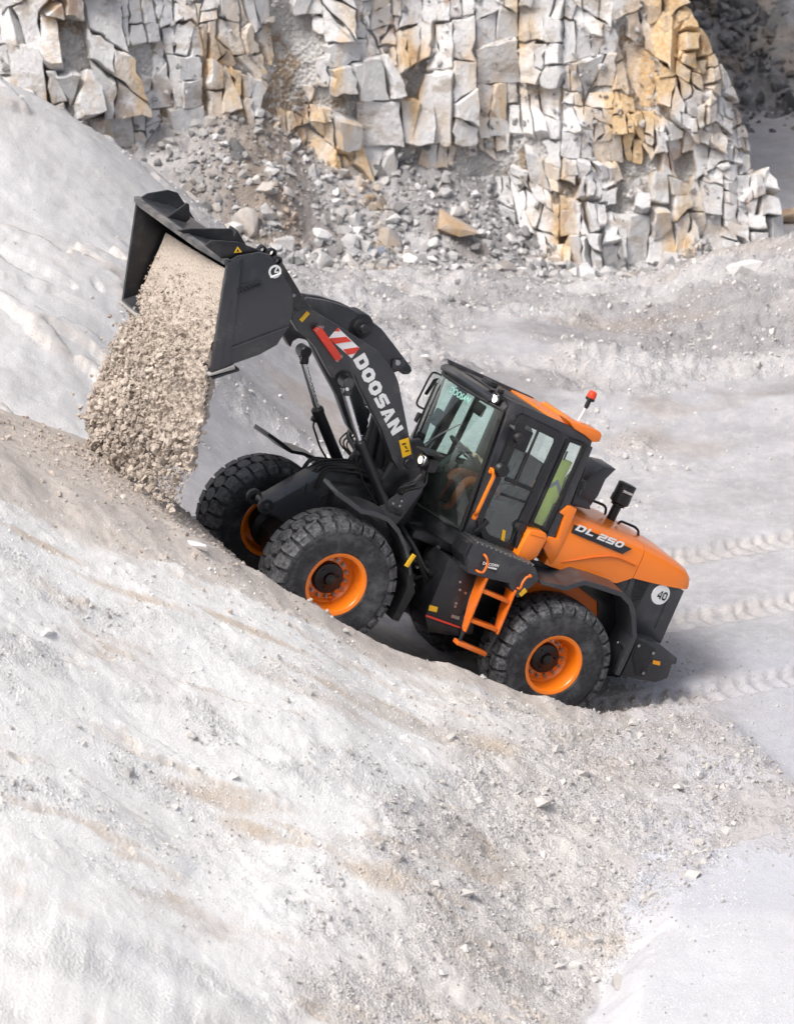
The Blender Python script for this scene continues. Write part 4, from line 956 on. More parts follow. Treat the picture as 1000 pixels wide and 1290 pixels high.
def height(X, Y, detail=True):
    u, w = uw(X, Y)
    base = tps(X, Y)
    base = np.where(Y < 33, np.minimum(base, 6), base)
    floor_m = sstep(1.0, 2.8, X)*(1-sstep(39, 42, Y))*sstep(26, 28, Y)
    base = base*(1-floor_m) + 0.02*floor_m
    near_m = 1-sstep(30.5, 34.5, Y + .35*np.minimum(X, 0)*0)
    base = base*(1-near_m) + near_m*np.where(X > -3, 0.0, np.minimum(base, 0.0))
    # talus fan in front of the cliff
    cy = cliff_y0(X); rm = 1-sstep(5.2, 6.6, X)
    tal = (cy-Y); tb = np.interp(X, [-9,-5,-2,.5,1.6,2.6,5,6.5], [2.6,2.3,2.0,1.5,1.0,.35,.30,.2]); th = np.clip(tb-(tal)*.50, -5, 2.6) + .35*fbm(X, Y, 2.3, 3, 91) + .6*np.exp(-((X+2.3)/1.3)**2)
    base = np.where((Y > 44) & (tal < 4), smax(base, (th)*rm-4*(1-rm), .25), base)
    # ramp with its berm and near flank
    zr = np.interp(u, _ug, T_ZR)
    crest_w = 1.68 + .15*sstep(2, 4, u)
    hb = np.interp(u, _ug, T_HB) if T_HB is not None else np.interp(u, [-4,-3.2,-2.5,-1.9,-1.5,-.8,.1,1.2,1.7,2.2,2.6,3.2,4.5,6,8], [0.02,.13,.27,.37,.42,.42,.40,.40,.30,.12,.0,-.02,-.04,.08,.1])
    cz = np.interp(u, _ug, T_CZ)
    d = w-crest_w
    sl = np.interp(u, _ug, T_SL)
    conv = sl*np.clip(d, 0, None)*(1+.05*np.clip(d, 0, 4))
    crn = (.10*perlin(u*1.3, u*0+7.7, 6)+.05*perlin(u*3.1, u*0+2.7, 7))*np.exp(-(d/.38)**2)*sstep(-3, -2, u)
    near = cz - conv - .05*sstep(0, .5, d)
    rise = hb*np.exp(-np.clip(-d, 0, None)**2/(2*.19**2))
    farw = -np.interp(u, [-3,1.8,3.2,4.5,6,9], [2.2,2.2,1.5,1.0,1.2,1.6])
    far = np.clip(farw-w, 0, None)
    rz = np.where(d > 0, near, zr+rise) + crn - .70*far*far/(far+.35)
    rz = rz - .35*np.clip(-3.3-u, 0, None)**1.5
    # the heap under the bucket
    pu, pw = u-3.35, w-.55; rz = rz + .08*np.exp(-(pu/.8)**2-(pw/1.3)**2)
    z = smax(rz, base, .07)
    # pale foreground mound bottom right
    e = 28.15+.30*perlin(X*.75, X*0+.5, 14)+.08*perlin(X*2.9, X*0+1.5, 15)+.22*np.clip(X-2.6, 0, 2)-Y; mm = sstep(0, .55, e)*sstep(2.35, 3.0, X-.25*(Y-27.2)+.22*fbm(X, Y, .8, 3, 16))
    z = np.where(mm > 0, smax(z, z*(1-mm)+mm*(.36+.02*(27-Y)), .05), z)
    if not detail: return z, None
    lift = sstep(-.02, .08, rz-base+.03*fbm(X, Y, .5, 3, 97)); flank = sstep(.1, .45, d)*lift; onramp = sstep(-.03, .06, rz-base)*(1-sstep(.30, .40, d+.30*fbm(u, w, .6, 5, 77, .6)-.22*sstep(1.2, 2.2, u)))
    sc0 = fbm(u*.25, w*1.0, 1.5, 6, 19, .58)
    # colours: soil (beige), brown, stony (rough grey rubble), smooth
    a1 = fbm(u, w, 1.6, 5, 21, .55); a2 = fbm(u*.45, w*1.5, 1.1, 5, 33, .55)
    tan_ = np.zeros_like(X)
    for tu, tw, lu, lw in TAN: tan_ = np.maximum(tan_, sstep(.25, .75, np.exp(-((u-tu)/lu)**2-((w-tw)/lw)**2)*.8+.55*fbm(u*.45, w, .40, 6, 81, .62)-.05))
    tan_ = tan_*flank
    rearband = flank*np.clip(sstep(-.35, 1.0, X-.26*(Y-27)+1.1*a1) + sstep(-.2, .9, -u-.6+.9*a1), 0, 1)        # coarse rubbly end of the flank on the right
    lowband = flank*sstep(3.0, 5.5, w+1.6*a2-.25*u)
    stony = np.clip(.85*rearband*sstep(-.45, .15, fbm(X, Y, .7, 4, 72)) + .45*flank*sstep(.16, .42, a2) + .40*flank*sstep(.05, .3, fbm(u*.6, w*1.3, .8, 4, 71))*sstep(2.5, 4, w), 0, 1)
    back_r = sstep(36.5, 40, Y)*(Y < 52); hum = sstep(-.12, .22, fbm(X*.6, Y, 2.2, 5, 41)+.35*sstep(3.0, 4.4, X)*sstep(42.5, 43.6, Y)+.20*sstep(41.5, 43, Y)-.22*sstep(3.2, 4.5, X)*(1-sstep(41, 43, Y)))
    rightfloor = sstep(1.5, 3.2, X)*(1-sstep(39.5, 42.5, Y+.5*a1))*sstep(26, 27, Y)
    bank = sstep(-2.2, -3.4, X)*sstep(33, 35, Y) if False else (1-sstep(-3.6, -2.4, X))*sstep(32.5, 34, Y)*(1-sstep(43, 45, Y))
    stony = np.clip(stony + back_r*hum*.8*(1-bank), 0, 1)
    talm = sstep(.0, .15, th*rm-4*(1-rm)-tps(X, Y)+.12)*(Y > 45)
    edge_ = flank*(sstep(.03, .06, sc0)*(1-sstep(.066, .13, sc0)))
    soil = np.clip(onramp*.95 + .55*edge_*sstep(-.2, .2, a1) + flank*(.06+.75*sstep(.20, .45, fbm(u*.35, w*1.2, 1.0, 5, 57, .55)+.06)) + rearband*.50 + .3*tan_ + .25*back_r*sstep(.1, .4, a1), 0, 1)
    soil = np.clip(soil + bank*.8*sstep(.08, .11, fbm(X*.5+Y*.3, Y*.8, 1.7, 4, 45))*(1-sstep(.12, .2, fbm(X*.5+Y*.3, Y*.8, 1.7, 4, 45))), 0, 1)*(1-bank*.35)*(1-.6*sstep(0, .1, mm))
    brown = np.clip(.55*back_r*(1-bank)*sstep(.12, .42, fbm(X*.5, Y, 1.3, 5, 88))*(1-.5*rightfloor) + rearband*sstep(-.05, .5, fbm(u, w, .9, 4, 66)+.25*sstep(0, 1.2, -u-.8))*.32 + talm*np.exp(-((X+2.25)/.95)**2)*.9 + .5*(sstep(51, 53, Y)*sstep(-.1, .3, fbm(X*.3, Y, 2.0, 4, 13))), 0, 1)
    # relief
    rough = .20 + .9*stony + .35*flank
    z = z + (.055*fbm(X, Y, 1.4, 3, 3))*(1-.65*onramp)*(1-.8*rightfloor)
    z = z + flank*(.010*fbm(u*.22, w*1.4, .55, 5, 8, .6, True) + .03*a2)*(1-.3*rearband)
    # broken scarps along the flank
    sc_ = fbm(u*.25, w*1.0, 1.5, 6, 19, .58); sc2 = fbm(u*.22, w*1.1, 1.1, 6, 119, .58); z = z + flank*((.045*sstep(.08, .09, sc_) - .04*sstep(.26, .28, sc_))*sstep(-.15, .15, a1) + .025*sstep(.14, .15, sc2) - .022*sstep(.30, .32, sc2))
    z = z + .022*rough*fbm(X, Y, .22, 4, 11, .6) + .075*stony*np.clip(fbm(X, Y, .19, 4, 15, .6), -.12, 1) + .05*rearband*np.clip(fbm(X, Y, .42, 4, 16, .6), -.15, 1)
    clod = fbm(X, Y, .11, 3, 27, .6); z = z + (.004+.006*flank+.022*stony+.006*soil)*clod + (.004+.007*flank)*fbm(X, Y, .075, 2, 28) + flank*.030*np.clip(fbm(X, Y, .15, 4, 29, .65)-.16, 0, 1)*(.3+1.2*sstep(-.1, .3, fbm(u*.5, w, .9, 3, 30)))*2.0*(1-.6*sstep(3.5, 5.5, w))
    # crumbly band where the wheels have churned the ramp
    z = z + onramp*(.018*fbm(X, Y, .16, 4, 37, .6))
    # hard bank: faint bedding ledges
    bl = fbm(X*.5+Y*.3, Y*.8, 1.7, 4, 45); z = z + bank*(.06*bl + .12*sstep(.10, .125, bl)-.08*sstep(.27, .285, bl) + .05*fbm(X, Y, .5, 5, 46, .6))
    # rubble hummocks behind the loader
    z = z + back_r*(1-bank)*hum*(.36*fbm(X*.55, Y, 1.2, 5, 47, .6) + .18*np.clip(fbm(X*.8, Y, .40, 4, 48, .6), -.15, 1))
    z = z + back_r*(1-bank)*(.35+.65*hum)*(.035*np.clip(fbm(X, Y, .20, 4, 53, .65), -.1, 1)*1.6+.014*fbm(X, Y, .09, 2, 54))*(1-.6*rightfloor)
    z = z + talm*(.10*fbm(X, Y, .5, 4, 49, .6)+.05*fbm(X, Y, .16, 3, 50, .6))
    # tyre prints leading away behind the rear wheels
    for w0, a0 in ((.98, 0.0), (-.98, 1.3), (-2.9, .6)):
        m = (1-sstep(.20, .30, np.abs(w-w0-.04*np.sin(u*.8))))*sstep(-1.9, -2.3, u) if False else (1-sstep(.22, .30, np.abs(w-w0-.06*np.sin(u*.5))))*(1-sstep(-2.4, -1.9, u))*sstep(-13, -9, u)
        ph = (u*2*PI/.21)+a0+3.2*np.abs(w-w0+.05*fbm(X, Y, .5, 2, 69))/.25+3.2*fbm(X, Y, .6, 3, 67); pat = np.tanh(2.2*np.sin(ph))*.5+.5*np.tanh(3*np.cos((w-w0)*2*PI/.24))*.5; m = m*(.45+.55*sstep(-.35, .15, fbm(X, Y, 1.1, 4, 68)))
        z = z - m*(.058-.046*pat*(1+1.0*fbm(X, Y, .35, 3, 63)))-m*.030*fbm(X, Y, .13, 3, 61, .6); soil = np.clip(soil+m*.42, 0, 1); blue_grey_cut = m
    fringe = (1-sstep(-1.7, -1.2, u))*sstep(-5.0, -2.2, u+.8*a1)*(1-sstep(1.2, 2.4, np.abs(w-.3)+.8*a2)); soil = np.clip(soil+.7*fringe, 0, 1); brown = np.clip(brown+.65*fringe*sstep(-.2, .3, fbm(X, Y, .4, 4, 64)), 0, 1); stony = np.clip(stony+.6*fringe, 0, 1); z = z + fringe*(.045*fbm(X, Y, .16, 4, 62, .6)+.03*fbm(X, Y, .4, 2, 65))
    pale = np.clip(flank*(1-.62*stony)*(1-.25*rearband)*1.05 + bank*.46 + .75*sstep(0, .1, mm) + .06*rightfloor, 0, 1)
    blue_grey = np.clip(sstep(0, .1, mm)*.70 + rightfloor*(1-sstep(32.5, 35, Y))*.7, 0, 1)  # where mound and near right floor blend towards blue grey
    dark = np.clip(back_r*(1-bank)*(1-.7*rightfloor)*sstep(.0, .34, fbm(X*.45, Y*1.1, 1.4, 6, 89, .6)+.14*sstep(41, 43.5, Y)+.08*sstep(2.5, 4.5, X)*sstep(42, 43.5, Y)), 0, 1)
    return z, dict(tan=np.clip(tan_+.5*edge_*sstep(-.1, .2, a1), 0, 1), dark=dark, blue_grey=blue_grey, pale=pale, soil=soil, brown=brown, stony=np.clip(stony+talm, 0, 1), bank=bank)
def base_hit(px, py):
    d = ray(px, py); d = d/d[1]; Ys = np.arange(23, 36, .03); P = CAMP[None]+d[None]*Ys[:, None]; zz_, _ = height(P[:, 0], P[:, 1], False)
    i = int(np.argmax(P[:, 2] < zz_)); return P[i]
TAN = []
for px, py, lu, lw in ((270,1005,.75,.20),(320,1045,.45,.16),(420,870,.9,.16),(330,800,.9,.10),(150,745,.8,.10),(490,890,.5,.10),(620,940,.5,.25),(480,1110,.5,.25),(60,690,.6,.10)):
    p = base_hit(px, py); q = uw(p[0], p[1]); TAN.append((float(q[0]), float(q[1]), lu, lw))
def axis(segs):
    out = [segs[0][0]]
    for a, c, d in segs:
        n = max(1, int(round((c-a)/d))); out += list(np.linspace(a, c, n+1)[1:])
    return np.array(out)
GX = axis([(-60,-20,5),(-20,-9,.35),(-9,-6.2,.10),(-6.2,6.2,.031),(6.2,9.5,.07),(9.5,20,.35),(20,60,5)])
GY = axis([(4,18,1.2),(18,22.5,.15),(22.5,34,.033),(34,47,.055),(47,53,.08),(53,70,.2),(70,100,2)])
XX, YY = np.meshgrid(GX, GY)
ZZ, AT = height(XX, YY)
nx, ny = len(GX), len(GY)
idx = np.arange(nx*ny).reshape(ny, nx); Q = np.stack([idx[:-1,:-1], idx[:-1,1:], idx[1:,1:], idx[1:,:-1]], -1).reshape(-1, 4)
gm = fast_mesh('quarry_ground', np.stack([XX, YY, ZZ], -1).reshape(-1, 3), Q, True)
for nm, arr in AT.items():
    at = gm.attributes.new(nm, 'FLOAT', 'POINT'); at.data.foreach_set('value', np.ascontiguousarray(arr, np.float32).ravel())
def zat(x, y):                       # height of the built surface
    x = np.atleast_1d(x).astype(float); y = np.atleast_1d(y).astype(float)
    i = np.clip(np.searchsorted(GX, x)-1, 0, nx-2); j = np.clip(np.searchsorted(GY, y)-1, 0, ny-2)
    tx = (x-GX[i])/(GX[i+1]-GX[i]); ty = (y-GY[j])/(GY[j+1]-GY[j])
    return ZZ[j,i]*(1-tx)*(1-ty)+ZZ[j,i+1]*tx*(1-ty)+ZZ[j+1,i]*(1-tx)*ty+ZZ[j+1,i+1]*tx*ty
def fat(name, x, y):
    i = np.clip(np.searchsorted(GX, x)-1, 0, nx-2); j = np.clip(np.searchsorted(GY, y)-1, 0, ny-2); return AT[name][j, i]
# ground material
k = N('quarry_dust'); co = k.pos()
n1 = k.noise(co, 1.1, 9, .66); n2 = k.noise(co, 6, 6, .65); n3 = k.noise(co, 45, 4, .7)
grey = k.mix(k.ramp(n1, [(.35, 0.0), (.65, 1.0)]), (.34, .335, .35), (.46, .455, .475)); pale = k.mix(k.ramp(n1, [(.35, 0.0), (.65, 1.0)]), (.80, .785, .768), (.88, .872, .86))
white = k.mix(k.math('ADD', k.attr('pale'), k.math('MULTIPLY', k.math('SUBTRACT', n2, .5), .5), clamp=True), grey, pale)
white = k.mix(k.math('MULTIPLY', k.ramp(n2, [(.50, 0.0), (.75, 1.0)]), .22), white, (.56, .55, .555))
beige = k.mix(k.ramp(n2, [(.3, 0.0), (.7, 1.0)]), (.52, .455, .40), (.66, .60, .545))
sf = k.math('ADD', k.attr('soil'), k.math('MULTIPLY', k.math('SUBTRACT', n2, .5), .5), clamp=True)
c = k.mix(k.math('MULTIPLY', sf, .86), white, beige)
pv_ = k.n('TexVoronoi'); k.l(co, pv_.inputs['Vector']); pv_.inputs['Scale'].default_value = 26
greyst = k.mix(k.math('MULTIPLY', pv_.outputs['Distance'], 1.0, clamp=True), (.70, .685, .68), (.48, .465, .455))
c = k.mix(k.math('MULTIPLY', k.attr('stony'), k.ramp(n2, [(.35, .15), (.65, .75)])), c, greyst)
c = k.mix(k.math('MULTIPLY', k.attr('tan'), k.ramp(n2, [(.3, .45), (.62, .95)])), c, k.mix(n3, (.50, .405, .315), (.72, .62, .52)))
c = k.mix(k.math('MULTIPLY', k.attr('dark'), k.ramp(n2, [(.3, .35), (.65, .95)])), c, (.25, .24, .245))
c = k.mix(k.math('MULTIPLY', k.attr('blue_grey'), .8), c, k.mix(n1, (.42, .43, .485), (.48, .49, .545)))
c = k.mix(k.math('MULTIPLY', k.attr('brown'), .85), c, k.mix(n2, (.20, .155, .115), (.40, .32, .25)))
spk = k.ramp(k.noise(co, 38, 5, .75), [(.37, 0.0), (.47, 1.0)]); c = k.mix(k.math('MULTIPLY', k.math('SUBTRACT', 1.0, spk), k.math('SUBTRACT', .52, k.math('MULTIPLY', k.attr('pale'), .36))), c, (.33, .315, .31)); k.base(c); k.setb(rough=.95, spec=.15)
n4 = k.noise(co, 95, 4, .75); h1 = k.bump(k.math('ADD', k.math('ADD', n3, k.math('MULTIPLY', n2, .8)), k.math('MULTIPLY', n4, .6)), .50, .04)
k.bump(k.math('MULTIPLY', k.vor(co, 30), k.math('ADD', .12, k.attr('stony'))), .55, .03, h1)
MAT['ground'] = k.m
ground = link('quarry_ground', gm, 'ground'); tag(ground, kind='structure')
# ================================================================== rocks
def hull_rock(seed, flat=.75, npt=15):
    r = np.random.default_rng(seed); p = r.normal(size=(npt, 3)); p /= np.linalg.norm(p, axis=1)[:, None]; p *= r.uniform(.75, 1.0, (npt, 1))
    p *= np.array([1.0, r.uniform(.65, .95), flat*r.uniform(.7, 1.1)]); bm = bmesh.new(); vs = [bm.verts.new(q) for q in p]
    g = bmesh.ops.convex_hull(bm, input=vs); bmesh.ops.delete(bm, geom=[e for e in g['geom_interior'] if isinstance(e, bmesh.types.BMVert)], context='VERTS')
    bmesh.ops.triangulate(bm, faces=bm.faces[:]); bm.verts.index_update()
    V = np.array([q.co[:] for q in bm.verts]); F = np.array([[q.index for q in f.verts] for f in bm.faces]); bm.free(); return V, F
RV = [hull_rock(100+i) for i in range(14)]
def stone_mat(name, a, c_, ochre=.0, rnd=.5, bump=.5):
    k = N(name); co = k.pos(); oi = k.n('ObjectInfo').outputs['Random']; at = k.attr('tint')
    n = k.noise(co, 2.2, 8, .65); m = k.noise(co, 14, 6, .7); cc = k.mix(k.ramp(n, [(.3, 0.0), (.7, 1.0)]), a, c_)
    cc = k.mix(k.math('MULTIPLY', k.ramp(m, [(.5, 0.0), (.8, 1.0)]), .35), cc, tuple(q*.6 for q in a))
    v_ = k.math('ADD', k.math('MULTIPLY', k.math('ADD', oi, at), rnd), 1-rnd*.5); mm = k.n('Mix', data_type='RGBA', blend_type='MULTIPLY'); mm.inputs['Factor'].default_value = 1.0
    k.l(cc, mm.inputs['A']); k.l(v_, mm.inputs['B']); cc = mm.outputs['Result']
    if ochre:
        o1 = k.noise(k.scale(co, (1.0, 1.0, .38)), .85, 6, .6, .4); o2 = k.ramp(k.math('ADD', o1, k.math('MULTIPLY', k.math('SUBTRACT', oi, .5), .09)), [(.50, 0.0), (.64, 1.0)])
        oc = k.mix(k.ramp(m, [(.35, 0.0), (.65, 1.0)]), (.62, .34, .09), (.78, .61, .37)); cc = k.mix(k.math('MULTIPLY', o2, ochre), cc, oc)
        dm_ = k.ramp(k.noise(k.scale(co, (1, 1, 1.8)), 1.6, 7, .65), [(.53, 0.0), (.62, 1.0)]); cc = k.mix(k.math('MULTIPLY', dm_, ochre*.75), cc, k.mix(m, (.30, .235, .175), (.50, .43, .36)))
        rs_ = k.ramp(k.noise(k.scale(co, (1.3, 1.3, .8)), 1.1, 4, .6, .2), [(.60, 0.0), (.66, 1.0)]); cc = k.mix(k.math('MULTIPLY', rs_, ochre*.6), cc, (.33, .15, .06))
    k.base(cc); k.setb(rough=.9, spec=.2)
    b1 = k.bump(k.noise(k.scale(co, (1, 1, .7)), 7, 8, .68), bump, .07)
    k.bump(k.noise(k.scale(co, (1.6, 1.6, .8)), 22, 6, .7), .6, .03, b1); MAT[name] = k.m
stone_mat('rubble_stone', (.46,.46,.47), (.72,.71,.71), .35, .7)
stone_mat('pale_stone', (.66,.64,.63), (.78,.77,.76), .0, .25)
stone_mat('cliff_stone', (.62,.62,.64), (.86,.85,.835), .85, .18, 1.0)
stone_mat('slope_stone', (.46,.435,.415), (.66,.64,.62), .0, .35)
stone_mat('clod', (.38,.325,.28), (.58,.51,.445), .0, .45, .6)
stone_mat('dark_and_shaded_stone', (.10,.10,.105), (.30,.30,.31), .15, .7)  # loose stones are dark; on the far bank and face it paints shade
RM_ = []
for i, (V_, F_) in enumerate(RV): RM_.append(mesh_np('rock', V_, F_))
def rock_mesh(i, mat):
    key = ('rk', i, mat)
    if key not in MAT:
        me = RM_[i].copy(); me.materials.clear(); me.materials.append(MAT[mat]); MAT[key] = me
    return MAT[key]
def rotm(r):
    q = r.normal(size=4); q /= np.linalg.norm(q); a, b_, c_, d_ = q
    return np.array([[1-2*(c_*c_+d_*d_), 2*(b_*c_-a*d_), 2*(b_*d_+a*c_)], [2*(b_*c_+a*d_), 1-2*(b_*b_+d_*d_), 2*(c_*d_-a*b_)], [2*(b_*d_-a*c_), 2*(c_*d_+a*b_), 1-2*(b_*b_+c_*c_)]])
def scatter_mesh(name, P, S_, mat, r, full_rot=True, parent=None):
    Vs, Fs, Ts = [], [], []; off = 0
    for p, s_ in zip(P, S_):
        V_, F_ = RV[r.integers(len(RV))]
        if full_rot: M_ = rotm(r)
        else:
            a = r.uniform(0, 2*PI); t_ = r.normal(0, .3); M_ = _rz(a) @ _ry(t_)
        Vs.append((V_*s_) @ M_.T + p); Fs.append(F_+off); Ts.append(np.full(len(V_), r.uniform(-.5, .5))); off += len(V_)
    me = fast_mesh(name, np.concatenate(Vs), np.concatenate(Fs), False); at = me.attributes.new('tint', 'FLOAT', 'POINT'); at.data.foreach_set('value', np.concatenate(Ts).astype(np.float32))
    return link(name, me, mat, parent)
def rock(p, s_, mat, label, group=None, tilt=.35, r=rng, name='rock', cat='rock', sq=(1,1,1), full=False):
    o = link(name, rock_mesh(int(r.integers(len(RV))), mat)); o.location = tuple(float(q) for q in p)
    o.rotation_euler = (r.normal(0, tilt), r.normal(0, tilt), r.uniform(0, 6.28)) if not full else tuple(r.uniform(0, 6.28, 3)); o.scale = (s_*sq[0], s_*sq[1], s_*sq[2])
    return tag(o, label, cat, group)

# ------------------------------------------------------------------ the quarry face
def smaxs(h): return 6.25 - .47*np.clip(h, 0, 4.6) - .0*h
def cliff_p(s_, h, wrap=True):                       # point on the face: s along, h up
    s_ = np.asarray(s_, float); h = np.asarray(h, float)
    e = np.clip(s_-smaxs(h), 0, None)*(1.0 if wrap else 0.12); y = cliff_y0(np.minimum(s_, 8)) + .16*h + 6.0*e; s_ = s_-1.10*e
    y = y + .75*fbm(s_+0*h, h*.45, 2.6, 3, 201) + .25*fbm(s_, h, .9, 3, 207)
    return np.stack([s_ + 0*h, y, h + 1.0 + 0*s_], -1)
ss = np.r_[np.linspace(-16, -8.6, 30), np.linspace(-8.5, 7.5, 420), np.linspace(7.6, 9, 10)]; hh = np.r_[np.linspace(-2.0, 6.2, 230), np.linspace(6.3, 11, 20)]; SS, HH = np.meshgrid(ss, hh); PC = cliff_p(SS, HH)
PC[..., 1] += .13 + .10*fbm(SS*1.5, HH, .55, 4, 211, .6) + .06*np.abs(fbm(SS, HH, .16, 3, 215, .6))
ii = np.arange(SS.size).reshape(SS.shape); Qc = np.stack([ii[:-1,:-1], ii[:-1,1:], ii[1:,1:], ii[1:,:-1]], -1).reshape(-1, 4)
cm = fast_mesh('quarry_cliff', PC.reshape(-1, 3), Qc, True)
k = N('cliff_dirt'); co = k.pos(); n1 = k.noise(co, 1.2, 6, .6); n2 = k.noise(co, 18, 6, .7)
dirtc = k.mix(n2, (.25, .185, .125), (.42, .34, .265)); rockc = k.mix(n2, (.40, .39, .385), (.70, .69, .68)); c = k.mix(k.ramp(n1, [(.50, 0.0), (.58, 1.0)]), rockc, dirtc); pc_ = k.n('TexVoronoi'); k.l(co, pc_.inputs['Vector']); pc_.inputs['Scale'].default_value = 17
k.base(k.mix(k.ramp(pc_.outputs['Color'], [(.55, 0.0), (.75, .8)]), c, (.50, .485, .47))); k.setb(rough=.95, spec=.1)
k.bump(k.vor(co, 15), .8, .06, k.bump(n2, .6, .05)); MAT['cliff_dirt'] = k.m
CLIFF = link('quarry_cliff', cm, 'cliff_dirt'); tag(CLIFF, kind='structure')
# blocks: recursive splitting of the face along steep and flat joints
r = np.random.default_rng(42); blocks = []
def split(poly, depth, lev):
    P = np.array(poly); x, y = P[:, 0], P[:, 1]; area = .5*abs(np.dot(x, np.roll(y, 1))-np.dot(y, np.roll(x, 1)))
    c_ = P.mean(0); wx, wy = np.ptp(x), np.ptp(y)
    big = float(np.clip(.5+.9*perlin(np.array([c_[0]*.45]), np.array([c_[1]*.5]), 77)[0], 0, 1))
    lim = (.020+.26*big**1.8)*math.exp(r.normal(0, .8))
    if (area < lim and max(wx, wy*.6) < .85) or lev > 11 or area < .018: blocks.append((P, depth, area)); return
    t = r.uniform(.32, .68)
    if wx*1.75 > wy*r.uniform(.8, 1.25): ang = PI/2+r.normal(.05, .16); p = np.array([x.min()+wx*t, c_[1]])
    else: ang = r.normal(-.10, .34); p = np.array([c_[0], y.min()+wy*t])
    if r.random() < .12: ang += r.uniform(-.6, .6)
    d_ = np.array([math.cos(ang), math.sin(ang)]); nn = np.array([-d_[1], d_[0]]); sd = (P-p)@nn
    A_, B_ = [], []
    for i in range(len(P)):
        j = (i+1) % len(P); (A_ if sd[i] >= 0 else B_).append(P[i])
        if sd[i]*sd[j] < 0: q = P[i]+(P[j]-P[i])*sd[i]/(sd[i]-sd[j]); A_.append(q); B_.append(q)
    if len(A_) < 3 or len(B_) < 3: blocks.append((P, depth, area)); return
    k_ = .06*math.sqrt(area)
    for q in (A_, B_): split(q, depth+r.normal(0, min(k_, .10)), lev+1)
split([(-12,-1.0),(6.75,-1.0),(6.6,0.0),(4.05,4.9),(4.0,8.0),(-12,8.0)], 0.0, 0)
def block_mesh(P, depth, area):
    sz = math.sqrt(area); Q0 = []
    for i in range(len(P)):                                    # ragged outline
        a, c_ = P[i], P[(i+1)%len(P)]; d_ = c_-a; l = np.linalg.norm(d_); Q0.append(a+r.normal(0, .015, 2)); m_ = int(min(3, l/.16))
        nn = np.array([-d_[1], d_[0]])/max(l, 1e-6)
        for q in range(m_): Q0.append(a+d_*((q+1)/(m_+1)+r.normal(0, .05)/(m_+1))+nn*r.normal(0, min(.022, .06*l)))
    P = np.array(Q0); c_ = P.mean(0); n = len(P)
    c3 = cliff_p(c_[0], c_[1], False); e = .12; gx = (cliff_p(c_[0]+e, c_[1], False)-cliff_p(c_[0]-e, c_[1], False)); gh = (cliff_p(c_[0], c_[1]+e, False)-cliff_p(c_[0], c_[1]-e, False))
    tx = gx/np.linalg.norm(gx); th_ = gh/np.linalg.norm(gh); nrm = np.cross(tx, th_); nrm /= np.linalg.norm(nrm)
    if nrm[1] > 0: nrm = -nrm
    pr = float(np.clip(depth*.8+.08, .0, .32)); L = (P-c_)*(1-min(.04, .004/sz))
    tilt = r.normal(0, .085, 2); tilt[1] -= .05
    def dep(q): return pr + tilt@q
    def ring(sc, extra, back=None, jit=0.0):
        out = []
        for q in L:
            qq = q*sc; d_ = (dep(qq)+extra+(r.normal(0, jit) if jit else 0)) if back is None else back
            out.append(c3 + tx*qq[0] + th_*qq[1] + nrm*d_)
        return out
    ch = (.02+.05*r.random())*min(1, sz*2); e_ = 1-min(.10, .022/sz)
    R_ = [ring(1.0, 0, -.45), ring(1.0, -ch, None, .008), ring(e_, 0)]
    V_ = [q for R0 in R_ for q in R0]; F_ = []
    for a in range(2):
        for i in range(n): F_.append((a*n+i, a*n+(i+1)%n, (a+1)*n+(i+1)%n, (a+1)*n+i))
    F_.append(tuple(2*n+i for i in range(n)))
    return V_, F_
keep = []
for P, dpt, ar in blocks:
    c_ = P.mean(0); chute = abs(c_[0]+2.35-.12*c_[1]+.3*math.sin(c_[1]*1.7)) < .36+.12*math.sin(c_[1]*3)
    dirt = perlin(np.array([c_[0]*.62+9]), np.array([c_[1]*.75]), 301)[0] > .56 or perlin(np.array([c_[0]*1.5]), np.array([c_[1]*2.2]), 305)[0] > .50
    if chute or (dirt and r.random() < .85) or c_[0] < -9: continue
    keep.append((P, dpt, ar))
vis = sorted(keep, key=lambda b_: -b_[2]*(1.0 if (-7.3 < b_[0].mean(0)[0] < 6.7 and b_[0].mean(0)[1] < 5.6) else .05))
for P, dpt, ar in vis[:300]:
    V_, F_ = block_mesh(P, dpt, ar); link('rock_block', mesh_np('rock_block', V_, F_), 'cliff_stone', CLIFF)
Va, Fa = [], []
for P, dpt, ar in vis[300:]:
    V_, F_ = block_mesh(P, dpt, ar); Fa += [tuple(q+len(Va) for q in f) for f in F_]; Va += V_
tag(link('small_rock_blocks', mesh_np('small_rock_blocks', Va, Fa), 'cliff_stone', CLIFF), kind='stuff')
# stones lodged on the face
n_ = 1800; s_ = r.uniform(-8.5, 6.2, n_); h_ = r.uniform(-.3, 6.0, n_); P_ = cliff_p(s_, h_); P_[:, 1] -= .03
sz_ = np.exp(r.normal(-3.1, .45, n_)); tag(scatter_mesh('lodged_stones', P_, sz_, 'rubble_stone', r, parent=CLIFF), kind='stuff')

